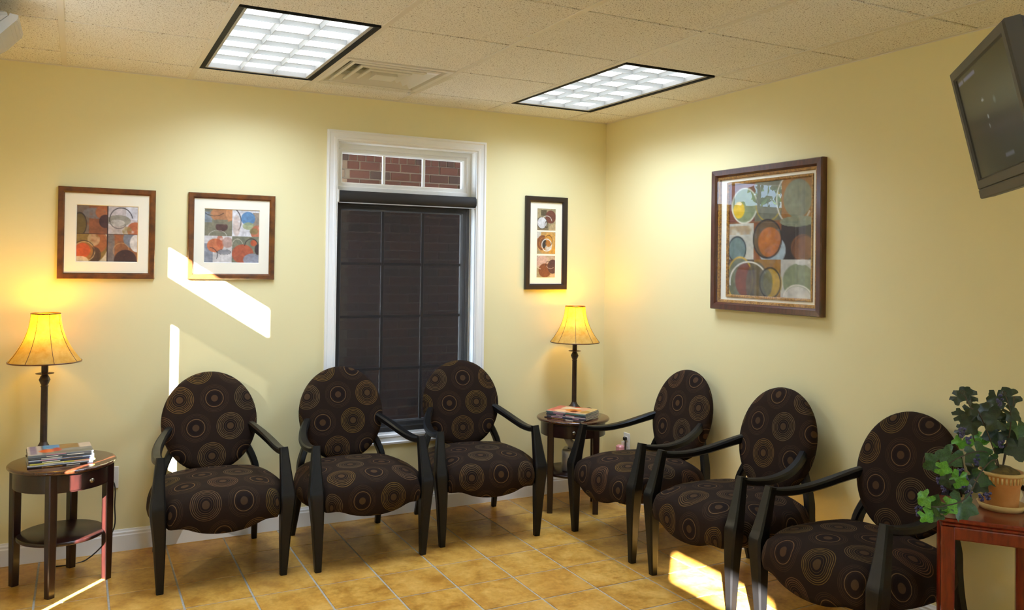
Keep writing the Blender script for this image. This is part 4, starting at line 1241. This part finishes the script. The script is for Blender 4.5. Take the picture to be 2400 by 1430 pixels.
PB = Vector((-0.430, -3.128, SZ))
PD = Vector((-0.378, -3.101, 0.724)) - PB
vine = thing('potted_vine', 'trailing grape vine with dark leaves in a fluted terracotta pot', 'potted plant', PB)
obj('saucer', MB().lathe([(0.0001, 0.0005), (0.066, 0.0005), (0.076, 0.020), (0.072, 0.022), (0.064, 0.007), (0.0001, 0.006)], 40), 'terracotta_pale', vine)
pot = obj('pot', MB().lathe([(0.0001, 0.008), (0.050, 0.008), (0.052, 0.012), (0.0585, 0.085), (0.061, 0.088), (0.061, 0.091), (0.064, 0.094), (0.0665, 0.120), (0.070, 0.122), (0.070, 0.130), (0.064, 0.131), (0.060, 0.118), (0.0001, 0.116)], 40), 'terracotta', vine)
obj('pot_rim', MB().lathe([(0.066, 0.1195), (0.0715, 0.121), (0.0715, 0.131), (0.066, 0.132), (0.066, 0.1195)], 40, cap=False), 'terracotta_pale', pot)
mb = MB()
for k in range(32):
    a = 2*PI*k/32
    mb.tube([(0.0635*math.cos(a), 0.0635*math.sin(a), 0.096), (0.0668*math.cos(a), 0.0668*math.sin(a), 0.117)], 0.0035, 6)
fl = obj('pot_flutes', mb, 'terracotta_pale', pot); fl['kind'] = 'stuff'
mb = MB(); rg = random.Random(2)
mb.lathe([(0.0001, 0.150), (0.03, 0.146), (0.055, 0.132), (0.061, 0.118)], 24)
obj('moss', mb, 'soil', vine)
def leaf_mesh(seed):
    rg = random.Random(seed)
    n = 26; verts = [(0, 0, 0.0)]; faces = []
    for ring, s in ((0, 0.5), (1, 1.0)):
        for j in range(n):
            a = -PI*0.92 + 2*PI*0.92*j/(n-1)
            lob = 0.80 + 0.14*math.cos(5*a) + 0.10*math.cos(a) + 0.045*math.sin(13*a+seed)
            r_ = s*lob*0.5
            x, y = r_*math.cos(a), r_*math.sin(a)
            z = -0.35*(x*x+y*y) + 0.06*abs(math.sin(2.5*a))*s + 0.05*math.sin(3*a+seed)*s*s
            verts.append((x, y, z))
    for j in range(n-1):
        faces.append((0, 1+j, 2+j)); faces.append((1+j, 1+n+j, 2+n+j, 2+j))
    me = bpy.data.meshes.new('leaf'); me.from_pydata(verts, [], faces)
    me.polygons.foreach_set('use_smooth', [True]*len(faces))
    return me
LEAF = [[leaf_mesh(10*c+k) for k in range(3)] for c in range(3)]
LV = [(-0.248,0.007,0.407,0.039,0),(-0.197,0.011,0.420,0.034,0),(-0.083,0.066,0.391,0.041,0),(-0.158,0.062,0.327,0.035,0),(-0.206,-0.013,0.368,0.039,0),(-0.147,0.026,0.306,0.055,0),(-0.079,-0.001,0.349,0.078,0),(-0.116,-0.047,0.407,0.045,0),(0.032,-0.007,0.393,0.053,0),(-0.078,-0.075,0.353,0.048,0),(-0.007,-0.055,0.299,0.060,1),(0.016,-0.042,0.259,0.063,0),(-0.061,-0.019,0.276,0.066,0),(-0.053,0.009,0.238,0.055,2),(-0.066,0.046,0.244,0.047,2),(-0.083,0.099,0.224,0.047,2),(-0.151,-0.001,0.209,0.063,1),(-0.226,0.044,0.196,0.063,1),(-0.263,0.074,0.170,0.054,1),(-0.312,0.017,0.164,0.039,2),(-0.253,-0.005,0.133,0.045,2),(-0.041,0.082,0.129,0.062,0),(-0.117,-0.015,0.135,0.065,1),(-0.110,-0.016,0.192,0.048,1),(-0.101,0.098,0.055,0.041,0),(-0.396,0.014,0.076,0.044,2),(-0.369,-0.000,0.049,0.052,1),(-0.332,-0.020,0.054,0.044,2),(-0.289,-0.042,0.058,0.071,1),(-0.396,0.014,0.021,0.038,2),(-0.359,-0.005,0.024,0.041,1),(-0.060,-0.088,0.236,0.059,0),(-0.004,-0.002,0.222,0.049,0),(-0.090,0.098,0.263,0.038,0),(-0.309,-0.002,0.130,0.036,0),(-0.118,0.053,0.088,0.052,0),(-0.139,-0.003,0.101,0.046,0),(0.020,0.002,0.292,0.053,0),(-0.070,0.044,0.318,0.058,0),(-0.104,-0.040,0.326,0.062,0)]
rg = random.Random(21)
crown = Vector((0, 0, 0.14))
for (x, y, z, s, c) in LV:
    p = Vector((x, y, z)) + PD
    d = (p - crown); d.z *= 0.5
    view = Vector((-0.75, -0.55, 0.35)) + Vector((rg.uniform(-.6, .6), rg.uniform(-.6, .6), rg.uniform(-.5, .6)))
    nrm = (view + d.normalized()*0.3).normalized()
    tip = Vector((rg.uniform(-1, 0.6), rg.uniform(-1, 1), rg.uniform(-1.2, 0.4)))
    tip = (tip - nrm*tip.dot(nrm)).normalized()
    m = Matrix((tip, nrm.cross(tip), nrm)).transposed()
    o = link('leaf', LEAF[c][rg.randrange(3)], 'leaf%d' % c, vine, p, m.to_euler())
    o.scale = (s*1.65,)*3
# stems from the pot to groups of leaves
for tgt in ([(-.04, .0, .2), (-.10, .02, .34), (-.17, .0, .36), (-.205, .0, .405)], [(0, -.02, .22), (-.03, -.05, .33), (-.06, -.05, .40)], [(-.06, 0, .19), (-.14, .0, .21), (-.22, .03, .18), (-.26, .05, .13)], [(-.07, -.02, .18), (-.16, -.03, .15), (-.24, -.03, .07), (-.33, -.01, .05), (-.37, .0, .05)], [(.02, 0, .2), (.05, 0, .3), (.07, 0, .385)], [(-.05, .02, .18), (-.08, .05, .24), (-.08, .06, .38)]):
    obj('stem', MB().tube(spline([(0, 0, 0.12)] + tgt, 5), 0.0022, 5), 'stem', vine)
for c0 in ((-.205, .0, .405), (-.06, -.05, .40)):
    pts = [(c0[0]-0.004*k*0.5 + 0.008*math.cos(k*1.1), c0[1], c0[2] + 0.006 + 0.008*math.sin(k*1.1) + 0.001*k) for k in range(12)]
    obj('tendril', MB().tube(pts, 0.0011, 4), 'stem', vine)
GP = [(-0.191,0.002,0.260),(-0.225,0.004,0.285),(-0.176,-0.018,0.190),(-0.215,0.015,0.150),(-0.232,-0.011,0.118),(-0.269,0.038,0.094),(-0.275,0.052,0.119),(-0.243,-0.034,0.081),(-0.146,-0.017,0.065),(-0.162,-0.050,0.078),(-0.365,0.064,0.017),(-0.152,-0.081,0.403),(-0.101,-0.056,0.250)]
def cluster(seed):
    rg = random.Random(seed); bm = bmesh.new()
    for _ in range(13):
        u = rg.uniform(0, 1); r_ = 0.010*(1-0.7*u)
        a = rg.uniform(0, 2*PI)
        bmesh.ops.create_icosphere(bm, subdivisions=1, radius=0.0052, matrix=Matrix.Translation((r_*math.cos(a), r_*math.sin(a), -0.034*u)))
    me = bpy.data.meshes.new('grape_cluster'); bm.to_mesh(me); bm.free()
    me.polygons.foreach_set('use_smooth', [True]*len(me.polygons))
    return me
CL = [cluster(k) for k in range(3)]
for k, (x, y, z) in enumerate(GP):
    o = link('grape_cluster', CL[k % 3], 'grape', vine, Vector((x, y, z+0.015))+PD)
    o['kind'] = 'stuff'

fg = thing('figurine', 'small cream and black ceramic figurine at the right edge beside the pot', 'figurine', (-0.338, -3.168, SZ))
obj('body', MB().lathe([(0.0001, 0.0005), (0.022, 0.0005), (0.026, 0.008), (0.024, 0.022), (0.017, 0.040), (0.021, 0.055), (0.026, 0.070), (0.020, 0.088), (0.011, 0.096), (0.015, 0.106), (0.017, 0.116), (0.011, 0.128), (0.0001, 0.132)], 24), 'cream', fg)
obj('collar_band', MB().lathe([(0.0115, 0.092), (0.016, 0.094), (0.016, 0.099), (0.0115, 0.1)], 20), 'blackglaze', fg)
obj('saddle_patch', MB().lathe([(0.0235, 0.060), (0.0272, 0.066), (0.0272, 0.074), (0.0235, 0.080)], 20), 'blackglaze', fg)
for s in (-1, 1):
    obj('ear', MB().tube([(0.010*s, 0, 0.124), (0.015*s, 0, 0.134), (0.018*s, 0, 0.140)], 0.004, 8, radii=[0.005, 0.004, 0.001]), 'blackglaze', fg)

# ------------------------------------------------------------------ television on a wall arm
TVP = Vector((-0.70, -3.105, 2.225))     # top left corner of the front face
th_ = math.radians(44.6)                  # width runs towards the camera
tw, thh, tilt = 0.66, 0.405, math.radians(13)
ex = Vector((-math.sin(th_), -math.cos(th_), 0))            # along the width, away from top left
ny = Vector((-math.cos(th_), math.sin(th_), 0))             # horizontal facing direction
nn = (ny*math.cos(tilt) + Vector((0, 0, -1))*math.sin(tilt)).normalized()   # outward normal of the screen
ez = ex.cross(nn)
if ez.z < 0: ez = -ez
tv = thing('television', 'dark grey television tilted down on a wall arm at top right', 'television', (0, 0, 0))
Rm = Matrix((ex, -nn, ez)).transposed().to_4x4()
tv.matrix_world = Matrix.Translation(TVP) @ Rm          # local x along width, -y out of the screen, z up (top edge at z=0)
obj('bezel', MB().frame(0, tw, -thh, 0, [(0, -0.045), (0, -0.006), (0.005, 0.0), (0.030, 0.0), (0.036, -0.007), (0.036, -0.045)]), 'tvframe', tv)
obj('speaker_bar', MB().box(0.004, tw-0.004, -0.001, 0.045, -thh-0.030, -thh+0.002, 0.004), 'tvframe', tv)
loops = []
for e, y in ((0.002, 0.044), (0.010, 0.060), (0.05, 0.085), (0.16, 0.10)):
    loops.append([(e, y, -thh+e*0.8), (tw-e, y, -thh+e*0.8), (tw-e, y, -e*0.8), (e, y, -e*0.8)])
obj('rear_shell', MB().loops(loops, cap=True), 'tvblack', tv)
pp = Paint(90, 60, (10, 10, 7), 77)
pp.rect(.04, .2, .9, .82, (16, 15, 11), .5, .3).rect(.05, .055, .14, .085, (92, 98, 122), .8, .2).rect(.17, .055, .40, .085, (92, 98, 122), .8, .2)
pp.disc(.42, .34, .02, .015, (150, 158, 150), .9).disc(.45, .50, .013, .016, (150, 160, 156), .9).disc(.44, .58, .009, .018, (140, 150, 146), .9).disc(.62, .40, .02, .03, (100, 110, 106), .7).rect(.58, .86, .72, .9, (92, 98, 112), .7, .3)
me = print_mesh('display', pp.finish(0.05), lambda u, v: (0.034+(tw-0.068)*u, 0.0065, -0.034-(thh-0.068)*v))
link('display', me, 'tvscreen', tv)
# bracket back to the right wall
inv = tv.matrix_world.inverted()
plate = obj('wall_plate', MB().box(-0.012, 0.0, -3.66, -3.54, 1.95, 2.15, 0.003), 'tvblack', tv)
plate.matrix_parent_inverse = inv
cen = tv.matrix_world @ Vector((tw/2, 0.10, -thh/2))
arm = obj('mount_arm', MB().sweep([tuple(cen), (-0.45, -3.62, 2.05), (-0.005, -3.60, 2.05)], [(0.04, 0.04)]*3, (0, 0, 1), 0.2), 'tvblack', tv)
arm.matrix_parent_inverse = inv
